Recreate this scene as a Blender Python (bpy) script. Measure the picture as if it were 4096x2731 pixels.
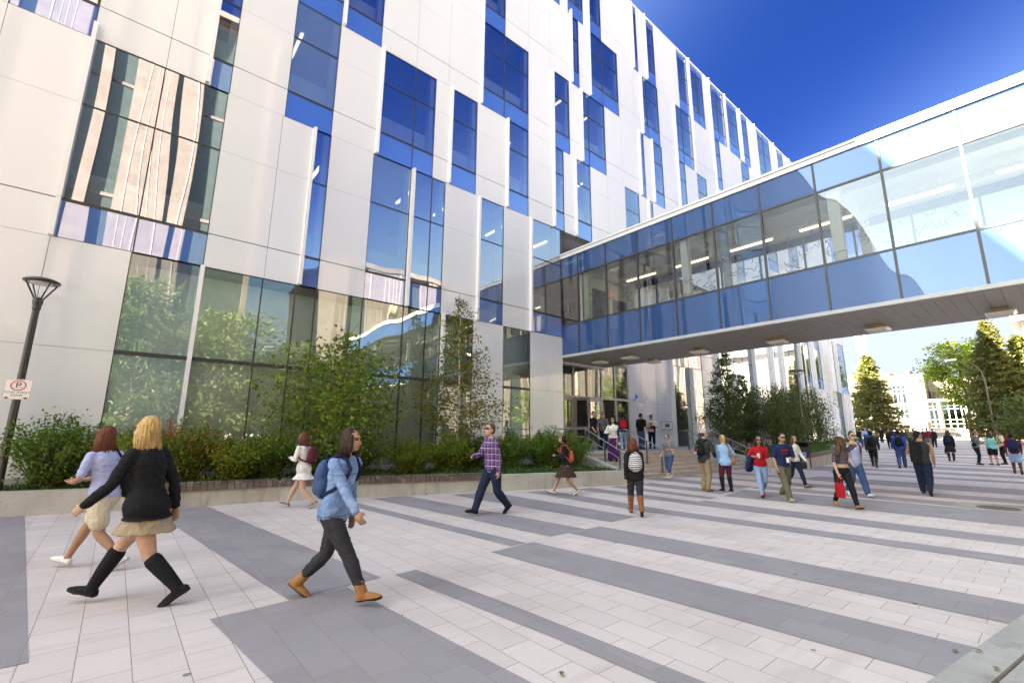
import bpy, bmesh, math, random
from mathutils import Vector, Matrix, Quaternion, noise
R = math.radians
PI = math.pi
rnd = random.Random(7)
SC = bpy.context.scene
COL = SC.collection
D = 14.5                       # distance from the camera to the glass facade
EYE = 1.6
for o in list(bpy.data.objects): bpy.data.objects.remove(o)

# ------------------------------------------------------------------ helpers
class MB:
    """collects shapes and links them as one mesh object"""
    def __init__(s): s.v = []; s.f = []; s.m = []; s.T = None
    def add(s, vs, fs, m=0):
        b = len(s.v)
        if s.T is not None: vs = [s.T @ Vector(p) for p in vs]
        s.v += [tuple(p) for p in vs]
        for f in fs: s.f.append(tuple(b + i for i in f)); s.m.append(m)
    def box(s, x0, x1, y0, y1, z0, z1, m=0):
        if x1 < x0: x0, x1 = x1, x0
        if y1 < y0: y0, y1 = y1, y0
        if z1 < z0: z0, z1 = z1, z0
        s.add([(x0,y0,z0),(x1,y0,z0),(x1,y1,z0),(x0,y1,z0),(x0,y0,z1),(x1,y0,z1),(x1,y1,z1),(x0,y1,z1)],
              [(3,2,1,0),(4,5,6,7),(0,1,5,4),(1,2,6,5),(2,3,7,6),(3,0,4,7)], m)
    def poly(s, pts, m=0): s.add(pts, [tuple(range(len(pts)))], m)
    def prism(s, pts, z0, z1, m=0):
        n = len(pts)
        a = sum(pts[i][0]*pts[(i+1)%n][1]-pts[(i+1)%n][0]*pts[i][1] for i in range(n))
        if a < 0: pts = pts[::-1]
        zz = lambda z, i: z[i] if isinstance(z, (list, tuple)) else z
        vs = [(p[0],p[1],zz(z0,i)) for i,p in enumerate(pts)] + [(p[0],p[1],zz(z1,i)) for i,p in enumerate(pts)]
        s.add(vs, [tuple(range(n-1,-1,-1)), tuple(range(n,2*n))] + [(i,(i+1)%n,n+(i+1)%n,n+i) for i in range(n)], m)
    def tube(s, pts, rad, n=8, m=0, cap=True):
        pts = [Vector(p) for p in pts]
        if not isinstance(rad, (list, tuple)): rad = [rad]*len(pts)
        vs = []; fs = []; up = None
        for i, p in enumerate(pts):
            t = (pts[min(i+1,len(pts)-1)] - pts[max(i-1,0)]).normalized()
            if up is None:
                up = Vector((0,0,1)) if abs(t.z) < .9 else Vector((1,0,0))
            a = t.cross(up).normalized(); b = a.cross(t).normalized(); up = b
            for k in range(n):
                w = 2*PI*k/n
                vs.append(p + (a*math.cos(w) + b*math.sin(w))*rad[i])
        for i in range(len(pts)-1):
            for k in range(n):
                fs.append((i*n+k, i*n+(k+1)%n, (i+1)*n+(k+1)%n, (i+1)*n+k))
        if cap:
            fs.append(tuple(range(n-1,-1,-1))); fs.append(tuple((len(pts)-1)*n+k for k in range(n)))
        s.add(vs, [f[::-1] for f in fs], m)
    def lathe(s, prof, c, n=16, m=0):
        vs = []; fs = []
        for r, z in prof:
            for k in range(n): vs.append((c[0]+r*math.cos(2*PI*k/n), c[1]+r*math.sin(2*PI*k/n), c[2]+z))
        L = len(prof)
        for i in range(L-1):
            for k in range(n): fs.append((i*n+k, i*n+(k+1)%n, (i+1)*n+(k+1)%n, (i+1)*n+k))
        fs.append(tuple(range(n-1,-1,-1))); fs.append(tuple((L-1)*n+k for k in range(n)))
        s.add(vs, fs, m)
    def bar(s, a, b, w, h, m=0):
        a = Vector(a); b = Vector(b); t = (b-a).normalized()
        up = Vector((0,0,1)) if abs(t.z) < .95 else Vector((0,1,0))
        x = t.cross(up).normalized()*w/2; y = x.cross(t).normalized()*h/2
        s.add([a-x-y,a+x-y,a+x+y,a-x+y,b-x-y,b+x-y,b+x+y,b-x+y],
              [(0,1,2,3),(7,6,5,4),(0,4,5,1),(1,5,6,2),(2,6,7,3),(3,7,4,0)], m)
    def build(s, name, mats, parent=None, smooth=False, local=False):
        me = bpy.data.meshes.new(name)
        o = bpy.data.objects.new(name, me)
        off = Vector((0,0,0))
        if parent is not None:
            o.parent = parent
            if not local:
                p = parent
                while p is not None: off += p.location; p = p.parent
        me.from_pydata([tuple(Vector(v)-off) for v in s.v], [], s.f)
        for m in (mats if isinstance(mats, (list, tuple)) else [mats]): me.materials.append(m)
        me.polygons.foreach_set('material_index', s.m)
        if smooth: me.polygons.foreach_set('use_smooth', [True]*len(s.f))
        me.update()
        COL.objects.link(o)
        return o

def tag(o, label=None, cat=None, group=None, kind=None):
    if label: o['label'] = label
    if cat: o['category'] = cat
    if group: o['group'] = group
    if kind: o['kind'] = kind
    return o
def empty(name, loc=(0,0,0), rz=0, label=None, cat=None, group=None):
    o = bpy.data.objects.new(name, None); COL.objects.link(o)
    o.location = loc; o.rotation_euler = (0,0,rz); o.empty_display_size = .2
    return tag(o, label, cat, group)
def kids(o): return [c for c in bpy.data.objects if c.parent == o]
def copy_tree(o, parent=None):
    c = o.copy(); COL.objects.link(c)
    if parent: c.parent = parent
    for ch in kids(o): copy_tree(ch, c)
    return c

# ------------------------------------------------------------------ materials
def newmat(name):
    m = bpy.data.materials.new(name); m.use_nodes = True
    nt = m.node_tree; nt.nodes.clear()
    out = nt.nodes.new('ShaderNodeOutputMaterial')
    return m, nt, out
def N(nt, t, **kw):
    n = nt.nodes.new(t)
    for k, v in kw.items():
        if hasattr(n, k) and k not in n.inputs: setattr(n, k, v)
        else: n.inputs[k].default_value = v
    return n
def L(nt, a, b): nt.links.new(a, b)
def math_(nt, op, a, b=None, c=None):
    n = nt.nodes.new('ShaderNodeMath'); n.operation = op
    for i, q in enumerate((a, b, c)):
        if q is None: continue
        if isinstance(q, (int, float)): n.inputs[i].default_value = q
        else: nt.links.new(q, n.inputs[i])
    return n.outputs[0]
def mixc(nt, fac, a, b, mode='MIX'):
    n = nt.nodes.new('ShaderNodeMix'); n.data_type = 'RGBA'; n.blend_type = mode
    for sock, q in ((n.inputs[0], fac), (n.inputs[6], a), (n.inputs[7], b)):
        if isinstance(q, (int, float)): sock.default_value = q
        elif isinstance(q, tuple): sock.default_value = (*q[:3], 1)
        else: nt.links.new(q, sock)
    return n.outputs[2]
def ramp(nt, fac, stops):
    n = nt.nodes.new('ShaderNodeValToRGB'); nt.links.new(fac, n.inputs[0])
    e = n.color_ramp.elements
    while len(e) < len(stops): e.new(.5)
    for q, (p, c) in zip(e, stops):
        q.position = p; q.color = (*c, 1) if isinstance(c, tuple) else (c, c, c, 1)
    return n.outputs[0]
def pos(nt, scale=(1,1,1), obj=False):
    if obj: src = N(nt, 'ShaderNodeTexCoord').outputs['Object']
    else: src = N(nt, 'ShaderNodeNewGeometry').outputs['Position']
    mp = N(nt, 'ShaderNodeMapping'); mp.inputs['Scale'].default_value = scale
    L(nt, src, mp.inputs[0]); return mp.outputs[0]
def nz(nt, vec, scale=1, detail=3, rough=.5, out=0):
    n = N(nt, 'ShaderNodeTexNoise'); n.inputs['Scale'].default_value = scale
    n.inputs['Detail'].default_value = detail; n.inputs['Roughness'].default_value = rough
    L(nt, vec, n.inputs['Vector']); return n.outputs[out]
def bump(nt, h, strength=.3, dist=.01):
    b = N(nt, 'ShaderNodeBump'); b.inputs['Strength'].default_value = strength; b.inputs['Distance'].default_value = dist
    L(nt, h, b.inputs['Height']); return b.outputs[0]
_pm = {}
def pm(name, col, rough=.6, var=.12, scale=3.0, bmp=0, bscale=30, metal=0, coat=0, spec=.5, stretch=(1,1,1), obj=True):
    """plain procedural surface: colour with soft noise variation and optional fine bump"""
    if name in _pm: return _pm[name]
    m, nt, out = newmat(name)
    p = N(nt, 'ShaderNodeBsdfPrincipled')
    p.inputs['Roughness'].default_value = rough; p.inputs['Metallic'].default_value = metal
    p.inputs['Coat Weight'].default_value = coat; p.inputs['Specular IOR Level'].default_value = spec
    v = pos(nt, stretch, obj)
    n1 = nz(nt, v, scale, 4, .6)
    lo = tuple(c*(1-var) for c in col); hi = tuple(min(1,c*(1+var)) for c in col)
    L(nt, ramp(nt, n1, [(.3, lo), (.7, hi)]), p.inputs['Base Color'])
    if bmp: L(nt, bump(nt, nz(nt, v, bscale, 3), bmp, .01), p.inputs['Normal'])
    L(nt, p.outputs[0], out.inputs[0])
    _pm[name] = m
    return m
def emit(name, col, s):
    m, nt, out = newmat(name)
    e = N(nt, 'ShaderNodeEmission'); e.inputs[0].default_value = (*col, 1); e.inputs[1].default_value = s
    L(nt, e.outputs[0], out.inputs[0]); return m

def glass_mat(name, tint=(.8,.88,1), trans=(.55,.6,.65), fac=.5, wob=.5, frit=0, stretch=(.55,.55,.09), fres=1.0):
    """coated architectural glass: a mirror coat over a tinted see-through pane, slightly wavy"""
    m, nt, out = newmat(name)
    g = N(nt, 'ShaderNodeBsdfGlossy'); g.inputs['Roughness'].default_value = .012
    g.inputs['Color'].default_value = (*tint, 1)
    t = N(nt, 'ShaderNodeBsdfTransparent'); t.inputs[0].default_value = (*trans, 1)
    v = pos(nt, stretch)
    h = nz(nt, v, 1.0, 1, .4)
    if wob: L(nt, bump(nt, h, wob, .05), g.inputs['Normal'])
    lw = N(nt, 'ShaderNodeLayerWeight'); lw.inputs[0].default_value = .25
    f = math_(nt, 'ADD', fac, math_(nt, 'MULTIPLY', lw.outputs['Fresnel'], (1-fac)*fres))
    mx = N(nt, 'ShaderNodeMixShader'); L(nt, f, mx.inputs[0]); L(nt, t.outputs[0], mx.inputs[1]); L(nt, g.outputs[0], mx.inputs[2])
    sh = mx.outputs[0]
    if frit:
        d = N(nt, 'ShaderNodeBsdfDiffuse'); d.inputs[0].default_value = (.30,.48,.72,1)
        vv = pos(nt, (28,28,28))
        sp = N(nt, 'ShaderNodeSeparateXYZ'); L(nt, vv, sp.inputs[0])
        a = math_(nt, 'SINE', math_(nt, 'MULTIPLY', sp.outputs[0], 6.283)); b = math_(nt, 'SINE', math_(nt, 'MULTIPLY', sp.outputs[2], 6.283))
        dots = math_(nt, 'GREATER_THAN', math_(nt, 'MULTIPLY', a, b), .05)
        m2 = N(nt, 'ShaderNodeMixShader'); L(nt, math_(nt, 'MULTIPLY', dots, frit), m2.inputs[0])
        L(nt, sh, m2.inputs[1]); L(nt, d.outputs[0], m2.inputs[2]); sh = m2.outputs[0]
    L(nt, sh, out.inputs[0])
    return m
def spandrel_mat(name, base, refl, fac=.35, wob=.5, fres=1.0):
    """opaque back-painted glass"""
    m, nt, out = newmat(name)
    d = N(nt, 'ShaderNodeBsdfDiffuse'); d.inputs[0].default_value = (*base, 1)
    g = N(nt, 'ShaderNodeBsdfGlossy'); g.inputs['Roughness'].default_value = .015; g.inputs['Color'].default_value = (*refl, 1)
    L(nt, bump(nt, nz(nt, pos(nt, (.6,.6,.1)), 1.0, 1, .4), wob, .05), g.inputs['Normal'])
    lw = N(nt, 'ShaderNodeLayerWeight'); lw.inputs[0].default_value = .25
    f = math_(nt, 'ADD', fac, math_(nt, 'MULTIPLY', lw.outputs['Fresnel'], (1-fac)*fres))
    mx = N(nt, 'ShaderNodeMixShader'); L(nt, f, mx.inputs[0]); L(nt, d.outputs[0], mx.inputs[1]); L(nt, g.outputs[0], mx.inputs[2])
    L(nt, mx.outputs[0], out.inputs[0]); return m

def panel_mat():
    """white glazed cladding with a soft sheen and faint vertical seams"""
    m, nt, out = newmat('white_glazed_panel')
    p = N(nt, 'ShaderNodeBsdfPrincipled'); p.inputs['Roughness'].default_value = .05
    p.inputs['Specular IOR Level'].default_value = .7
    v = pos(nt)
    n1 = nz(nt, pos(nt, (.4,.4,.15)), 1, 3)
    base = ramp(nt, n1, [(.3, (.70,.72,.735)), (.7, (.75,.77,.785))])
    sp = N(nt, 'ShaderNodeSeparateXYZ'); L(nt, v, sp.inputs[0])
    fr = math_(nt, 'FRACT', math_(nt, 'MULTIPLY', sp.outputs[0], 2.7))
    seam = math_(nt, 'LESS_THAN', fr, .012)
    L(nt, mixc(nt, math_(nt, 'MULTIPLY', seam, .10), base, (.5,.5,.5)), p.inputs['Base Color'])
    L(nt, bump(nt, nz(nt, pos(nt, (.5,.5,.12)), 1, 1), .25, .04), p.inputs['Normal'])
    L(nt, p.outputs[0], out.inputs[0]); return m

def paver_mat(name, c1, c2, mortar, seamc=1.0):
    m, nt, out = newmat(name)
    p = N(nt, 'ShaderNodeBsdfPrincipled'); p.inputs['Roughness'].default_value = .8; p.inputs['Specular IOR Level'].default_value = .25
    g = N(nt, 'ShaderNodeNewGeometry')
    sp = N(nt, 'ShaderNodeSeparateXYZ'); L(nt, g.outputs['Position'], sp.inputs[0])
    cb = N(nt, 'ShaderNodeCombineXYZ'); L(nt, sp.outputs[1], cb.inputs[0]); L(nt, sp.outputs[0], cb.inputs[1])
    br = N(nt, 'ShaderNodeTexBrick')
    L(nt, cb.outputs[0], br.inputs['Vector'])
    br.inputs['Scale'].default_value = 1; br.inputs['Brick Width'].default_value = .46; br.inputs['Row Height'].default_value = .303
    br.inputs['Mortar Size'].default_value = .0036; br.inputs['Mortar Smooth'].default_value = .25; br.inputs['Bias'].default_value = 0
    br.inputs['Color1'].default_value = (*c1, 1); br.inputs['Color2'].default_value = (*c2, 1); br.inputs['Mortar'].default_value = (*mortar, 1)
    n1 = nz(nt, g.outputs['Position'], .35, 5, .6)
    st = ramp(nt, n1, [(.27, (.74,.72,.70)), (.5, (.96,.95,.94)), (.75, (1.0,.985,.97))])
    col = mixc(nt, .8, br.outputs['Color'], st, 'MULTIPLY')
    n2 = nz(nt, g.outputs['Position'], 45, 3, .7)
    col = mixc(nt, .5, col, ramp(nt, n2, [(.25, (.82,.82,.82)), (.75, (1,1,1))]), 'MULTIPLY')
    # trodden-in gum spots and small dark stains
    vo = N(nt, 'ShaderNodeTexVoronoi'); vo.inputs['Scale'].default_value = 2.3; L(nt, g.outputs['Position'], vo.inputs['Vector'])
    wn = N(nt, 'ShaderNodeTexWhiteNoise'); L(nt, vo.outputs['Position'], wn.inputs['Vector'])
    rad = math_(nt, 'MULTIPLY', math_(nt, 'GREATER_THAN', wn.outputs[0], .66), math_(nt, 'MULTIPLY', wn.outputs[0], .062))
    spot = math_(nt, 'LESS_THAN', vo.outputs['Distance'], rad)
    col = mixc(nt, math_(nt, 'MULTIPLY', spot, .72), col, (.07,.07,.075))
    wn2 = nz(nt, pos(nt, (.25, 1.6, 1)), 1.5, 4, .65)
    col = mixc(nt, math_(nt, 'MULTIPLY', ramp(nt, wn2, [(.54, 0.), (.78, .42)]), 1), col, (.30,.25,.20))
    L(nt, col, p.inputs['Base Color'])
    h = math_(nt, 'MULTIPLY', br.outputs['Fac'], -1)
    L(nt, bump(nt, h, .55, .006), p.inputs['Normal'])
    L(nt, p.outputs[0], out.inputs[0]); return m

def leaf_mat(name, cols, trans=.3):
    m, nt, out = newmat(name)
    g = N(nt, 'ShaderNodeNewGeometry')
    oi = N(nt, 'ShaderNodeObjectInfo')
    n = len(cols)
    c = ramp(nt, g.outputs['Random Per Island'], [(i/(max(1,n-1)), cols[i]) for i in range(n)])
    nn = nz(nt, g.outputs['Position'], 2.2, 2)
    c = mixc(nt, .8, c, ramp(nt, nn, [(.3, (.62,.68,.6)), (.7, (1.15,1.1,1.0))]), 'MULTIPLY')
    d = N(nt, 'ShaderNodeBsdfPrincipled'); d.inputs['Roughness'].default_value = .5; d.inputs['Specular IOR Level'].default_value = .3
    L(nt, c, d.inputs['Base Color'])
    t = N(nt, 'ShaderNodeBsdfTranslucent'); L(nt, mixc(nt, 1., c, (1.3,1.5,.6), 'MULTIPLY'), t.inputs[0])
    mx = N(nt, 'ShaderNodeMixShader'); mx.inputs[0].default_value = trans
    L(nt, d.outputs[0], mx.inputs[1]); L(nt, t.outputs[0], mx.inputs[2]); L(nt, mx.outputs[0], out.inputs[0])
    return m

def concrete_mat(name, col, stain=(.25,.22,.16), amt=.5, holes=False, vert=True):
    m, nt, out = newmat(name)
    p = N(nt, 'ShaderNodeBsdfPrincipled'); p.inputs['Roughness'].default_value = .85; p.inputs['Specular IOR Level'].default_value = .2
    v = pos(nt)
    n1 = nz(nt, v, 1.3, 6, .65)
    c = ramp(nt, n1, [(.3, tuple(q*.78 for q in col)), (.7, tuple(min(1,q*1.12) for q in col))])
    n2 = nz(nt, pos(nt, (3,3,.45) if vert else (1,1,1)), 1.5, 4, .6)
    c = mixc(nt, ramp(nt, n2, [(.52, 0.), (.75, amt)]), c, stain)
    n3 = nz(nt, v, 60, 3, .6)
    c = mixc(nt, .5, c, ramp(nt, n3, [(.3, .75), (.7, 1.)]), 'MULTIPLY')
    if holes:
        vo = N(nt, 'ShaderNodeTexVoronoi'); vo.inputs['Scale'].default_value = 2.2; L(nt, v, vo.inputs['Vector'])
        c = mixc(nt, math_(nt, 'MULTIPLY', math_(nt, 'LESS_THAN', vo.outputs['Distance'], .05), .8), c, (.06,.05,.045))
    L(nt, c, p.inputs['Base Color'])
    L(nt, bump(nt, n3, .25, .006), p.inputs['Normal'])
    L(nt, p.outputs[0], out.inputs[0]); return m
# ------------------------------------------------------------------ camera
PIT, YAW, ROLL, FPX = .197387, .701263, .0079504, 1839.06
fw = Vector((math.sin(YAW)*math.cos(PIT), math.cos(YAW)*math.cos(PIT), math.sin(PIT)))
r0 = Vector((math.cos(YAW), -math.sin(YAW), 0)); u0 = r0.cross(fw)
cr = r0*math.cos(ROLL) + u0*math.sin(ROLL); cu = -r0*math.sin(ROLL) + u0*math.cos(ROLL)
cam = bpy.data.cameras.new('camera'); co = bpy.data.objects.new('camera', cam); COL.objects.link(co)
mw = Matrix((cr, cu, -fw)).transposed().to_4x4(); mw.translation = (0, 0, EYE); co.matrix_world = mw
cam.sensor_width = 36; cam.lens = FPX/4096*36; cam.clip_start = .05; cam.clip_end = 3000
SC.camera = co
def _ray(px, py):              # measured photograph position (2352 px wide) -> direction
    x, y = px*4096/2352, py*4096/2352
    return (fw*FPX + cr*(x-2048) - cu*(y-1365.5)).normalized()
def gp(px, py, z=0.0):         # point of the ground (or of the level z)
    v = _ray(px, py); t = (z-EYE)/v.z; return Vector((v.x*t, v.y*t, z))
def zg(x): return max(0.0, min(x, 86)-22)*.0195   # the plaza climbs gently beyond the stairs
def gs(px, py, dz=0.0):        # point of the (sloping) plaza
    p = gp(px, py, dz)
    if p.x > 22 or p.x < 0 or _ray(px, py).z > -.002:
        v = _ray(px, py); t = (dz-.0195*22-EYE)/(v.z-.0195*v.x)
        p = Vector((v.x*t, v.y*t, EYE+v.z*t))
    return p
def xp(px, py, X):             # point of the plane at distance X
    v = _ray(px, py); t = X/v.x; return Vector((X, v.y*t, EYE+v.z*t))

# ------------------------------------------------------------------ light
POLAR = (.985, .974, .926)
SUN = Vector((-1.576, 1.0, 1.66)).normalized()
sl = bpy.data.lights.new('sun', 'SUN'); so = bpy.data.objects.new('sun', sl); COL.objects.link(so)
sl.energy = 4.0; sl.angle = R(.5); sl.color = (1, .955, .88)
so.rotation_euler = (-SUN).to_track_quat('-Z', 'Y').to_euler(); so.location = (-30, 40, 60)
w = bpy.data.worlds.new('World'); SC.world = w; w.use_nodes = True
nt = w.node_tree; nt.nodes.clear()
sky = nt.nodes.new('ShaderNodeTexSky'); sky.sky_type = 'NISHITA'; sky.sun_disc = False
sky.sun_elevation = math.asin(SUN.z); sky.sun_rotation = math.atan2(SUN.x, SUN.y)
sky.altitude = 1100; sky.air_density = 1.0; sky.dust_density = .2; sky.ozone_density = 2.2
# polariser look put into the sky colour: darkest at right angles to the sun
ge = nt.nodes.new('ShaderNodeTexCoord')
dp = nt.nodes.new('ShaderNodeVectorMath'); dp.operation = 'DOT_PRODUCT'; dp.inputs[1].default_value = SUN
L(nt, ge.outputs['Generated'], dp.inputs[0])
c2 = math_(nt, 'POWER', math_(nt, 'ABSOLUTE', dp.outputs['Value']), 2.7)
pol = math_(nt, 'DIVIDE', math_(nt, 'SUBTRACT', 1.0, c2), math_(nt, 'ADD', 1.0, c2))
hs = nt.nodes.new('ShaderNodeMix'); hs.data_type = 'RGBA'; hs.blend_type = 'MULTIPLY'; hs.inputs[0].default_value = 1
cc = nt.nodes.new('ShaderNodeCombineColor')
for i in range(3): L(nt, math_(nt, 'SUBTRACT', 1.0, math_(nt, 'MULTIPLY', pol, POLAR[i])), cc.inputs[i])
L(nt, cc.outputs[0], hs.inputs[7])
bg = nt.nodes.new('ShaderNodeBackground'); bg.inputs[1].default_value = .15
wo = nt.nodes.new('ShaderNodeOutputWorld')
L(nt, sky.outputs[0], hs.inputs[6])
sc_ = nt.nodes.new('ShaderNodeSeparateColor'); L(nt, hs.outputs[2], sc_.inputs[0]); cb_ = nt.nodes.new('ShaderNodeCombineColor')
near = math_(nt, 'MULTIPLY', math_(nt, 'ADD', dp.outputs['Value'], -.15), 1.6); near.node.use_clamp = True   # sky round the sun left brighter and tinted warm to light the plaza
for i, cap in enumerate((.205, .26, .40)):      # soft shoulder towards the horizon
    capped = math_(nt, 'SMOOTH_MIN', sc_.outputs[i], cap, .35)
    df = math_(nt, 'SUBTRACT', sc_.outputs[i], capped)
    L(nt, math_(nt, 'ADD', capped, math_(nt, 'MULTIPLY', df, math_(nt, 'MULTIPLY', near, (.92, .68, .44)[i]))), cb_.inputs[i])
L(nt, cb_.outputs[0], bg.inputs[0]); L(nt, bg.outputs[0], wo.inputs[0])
vs = SC.view_settings
vs.view_transform = 'Standard'; vs.look = 'None'; vs.gamma = 1; vs.use_curve_mapping = False; vs.exposure = 4.68
vs.use_white_balance = True; vs.white_balance_temperature = 8000; vs.white_balance_tint = 8
cy = SC.cycles
cy.max_bounces = 10; cy.diffuse_bounces = 5; cy.glossy_bounces = 5; cy.transmission_bounces = 4; cy.transparent_max_bounces = 14
cy.caustics_reflective = False; cy.caustics_refractive = False; cy.sample_clamp_indirect = 6; cy.blur_glossy = .5
cy.use_denoising = True

# ------------------------------------------------------------------ shared materials
M_WHITE = panel_mat()
M_FIN = pm('white_aluminium', (.80,.80,.80), .35, .03)
M_DARK = pm('dark_frame', (.035,.035,.04), .4, .1)
M_BACK = pm('joint_backing', (.10,.095,.09), .8, .1)
M_GLASS = glass_mat('facade_glass', (.84,.92,1), (.70,.77,.84), .52, .65)
M_FRIT = glass_mat('fritted_glass', (.74,.86,1), (.6,.68,.74), .45, .5, frit=.5)
M_GGLASS = glass_mat('ground_floor_glass', (.80,.90,.86), (.92,.96,.93), .22, .45)
M_GFRIT = glass_mat('ground_floor_fritted_glass', (.80,.90,.86), (.92,.96,.93), .22, .45, frit=.35)
M_SPAN = spandrel_mat('blue_spandrel_glass', (.075,.19,.56), (.80,.90,1), .40, .55)
M_SPANP = spandrel_mat('grey_spandrel_glass', (.08,.09,.13), (.9,.92,1), .45, .5)
M_INT = pm('interior_wall', (.62,.62,.58), .8, .06)
M_BLIND = pm('roller_blind', (.76,.87,.85), .9, .05)
M_SLAB = pm('interior_slab', (.5,.5,.5), .8, .08)
M_TUBE = emit('lit_tube', (1, .84, .55), .16)
M_STEEL = pm('brushed_steel', (.42,.42,.43), .35, .08, metal=.9)
M_CONC = concrete_mat('planter_concrete', (.50,.47,.41), (.20,.17,.11), .55, holes=True)
M_CONC2 = concrete_mat('plain_concrete', (.46,.44,.41), (.25,.22,.18), .4)
M_STAIR = concrete_mat('stair_concrete', (.56,.51,.45), (.3,.24,.17), .35)
M_SOIL = pm('soil', (.05,.04,.03), .95, .3, 6, .5)

# ------------------------------------------------------------------ ground
M_LIGHT = paver_mat('light_pavers', (.67,.58,.545), (.605,.525,.495), (.36,.28,.22))
M_DKP = paver_mat('dark_pavers', (.325,.295,.305), (.285,.26,.27), (.30,.25,.21))
b = MB()
xs_ = [-150, 22, 86, 900]
b.add([(x, y, zg(x)-.035) for x in xs_ for y in (-260, 420)], [(2*i, 2*i+2, 2*i+3, 2*i+1) for i in range(3)])
tag(b.build('ground', concrete_mat('street_paving', (.36,.34,.31), (.25,.23,.2), .3, vert=False)), kind='structure')
b = MB()
b.poly([(-12,-2.0,0),(4.35,.82,0),(6.63,.49,0),(22,-1.75,0),(22,16,0),(-12,16,0)])
b.poly([(22,-1.75,0),(78,-10,zg(78)),(78,26,zg(78)),(22,16,0)])
tag(b.build('plaza_paving', M_LIGHT), kind='structure')
b = MB(); z = .004
yk = lambda x: .82-.15*(x-4.35)+.004
def band(*q): b.poly([(x, y, zg(x)+z) for x, y in q][::-1 if sum(q[i][0]*q[(i+1)%len(q)][1]-q[(i+1)%len(q)][0]*q[i][1] for i in range(len(q))) < 0 else 1])
band((-6,4.9),(-.25,4.93),(-1.1,13.0),(-6,14))
band((1.5,5.1),(2.5,5.2),(1.72,12.4),(.75,12.5))
band((.84,5.03),(1.03,3.3),(1.25,yk(1.25)),(2.45,yk(2.45)),(2.3,2.49),(2.08,5.13))
band((2.67,5.21),(2.90,2.87),(2.99,yk(2.99)),(3.23,yk(3.23)),(3.10,3.6),(2.96,5.24))
band((4.60,5.42),(4.90,5.43),(4.42,11.4),(4.12,11.4))
band((4.16,5.34),(4.38,2.7),(4.50,yk(4.5)),(5.32,yk(5.32)),(5.18,3.17),(5.03,5.42))
band((5.50,5.52),(6.39,5.57),(5.95,11.3),(5.05,11.3))
band((5.92,5.52),(6.07,3.7),(6.20,yk(6.2)),(7.02,yk(7.02)),(6.90,3.9),(6.78,5.58))
band((7.25,5.69),(8.10,5.76),(8.2,10.6),(7.0,10.7))
band((8.78,5.85),(9.38,5.88),(9.75,9.9),(9.0,10.0))
band((8.82,5.86),(9.01,2.42),(9.1,yk(9.1)),(9.65,yk(9.65)),(9.54,2.56),(9.38,5.88))
band((10.53,6.02),(11.1,6.0),(11.3,9.6),(10.6,9.6))
band((10.55,6.02),(10.6,2.82),(10.7,yk(10.7)),(11.45,yk(11.45)),(11.4,3.0),(11.46,6.05))
band((11.75,6.1),(12.2,6.1),(12.5,9.4),(11.95,9.4))
band((12.7,6.2),(12.91,3.39),(12.9,yk(12.9)),(15.2,yk(15.2)),(15.05,3.93),(14.62,6.47))
band((13.0,6.4),(13.9,6.4),(14.1,9.3),(13.2,9.3))
band((15.3,6.6),(15.35,yk(15.35)),(16.3,yk(16.3)),(16.3,6.6))
band((14.9,6.7),(15.9,6.7),(16.1,10.4),(15.1,10.4))
rb = random.Random(3); x = 17.2
while x < 76:
    wd = rb.choice((.9,1.2,1.7,2.2)); y0 = 6.6+(x-17)*.05
    band((x, y0), (x, yk(x)), (x+wd, yk(x+wd)), (x+wd, y0))
    xo = x + rb.uniform(-.7,.9); w2 = rb.choice((.7,1.0,1.5))
    band((xo, y0+.02), (xo+w2, y0+.02), (xo+w2, 10.2+(x-17)*.02), (xo, 10.2+(x-17)*.02))
    x += wd + rb.choice((1.0,1.4,2.0))
tag(b.build('dark_paving_bands', M_DKP), kind='structure')
# concrete kerb and gutter at the plaza's near edge
M_KERB = concrete_mat('kerb_concrete', (.40,.375,.35), (.13,.095,.07), .85, vert=False)
b = MB()
e0, e1 = Vector((-12,3.3)), Vector((60,-7.5)); dv = (e1-e0).normalized(); e0 = Vector((4.35,.82)) - dv*16; nv = Vector((dv.y, -dv.x))
for k in range(38):
    p = e0 + dv*(k*2.0+.006); q = e0 + dv*(k*2.0+1.994)
    zz = zg(p.x); b.prism([p[:], q[:], (q+nv*.22)[:], (p+nv*.22)[:]], -.2, zz+.018)
    p2 = p+nv*.23; q2 = q+nv*.23
    b.prism([p2[:], q2[:], (q2+nv*.5)[:], (p2+nv*.5)[:]], -.2, zz-.005)
tag(b.build('kerb', M_KERB), kind='structure')
p0, p1 = e0+nv*.73, e0+dv*76+nv*.73
b = MB(); pm_ = e0+dv*((22-e0.x)/dv.x)+nv*.73
b.poly([(q.x,q.y,zg(q.x)-.015) for q in (p0, p0+nv*7, pm_+nv*7, pm_)]); b.poly([(q.x,q.y,zg(q.x)-.015) for q in (pm_, pm_+nv*7, p1+nv*7, p1)])
tag(b.build('service_road', pm('asphalt', (.06,.06,.06), .9, .2, 8, .4, 80)), kind='structure')
# far street crossing at the end of the plaza
b = MB(); b.poly([(79,-120,zg(79)-.02),(86,-120,zg(86)-.02),(86,200,zg(86)-.02),(79,200,zg(79)-.02)]); b.poly([(86,-120,zg(86)-.02),(114,-120,zg(86)-.02),(114,200,zg(86)-.02),(86,200,zg(86)-.02)])
tag(b.build('street', pm('street_asphalt', (.22,.21,.20), .9, .15, 3)), kind='structure')

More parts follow.
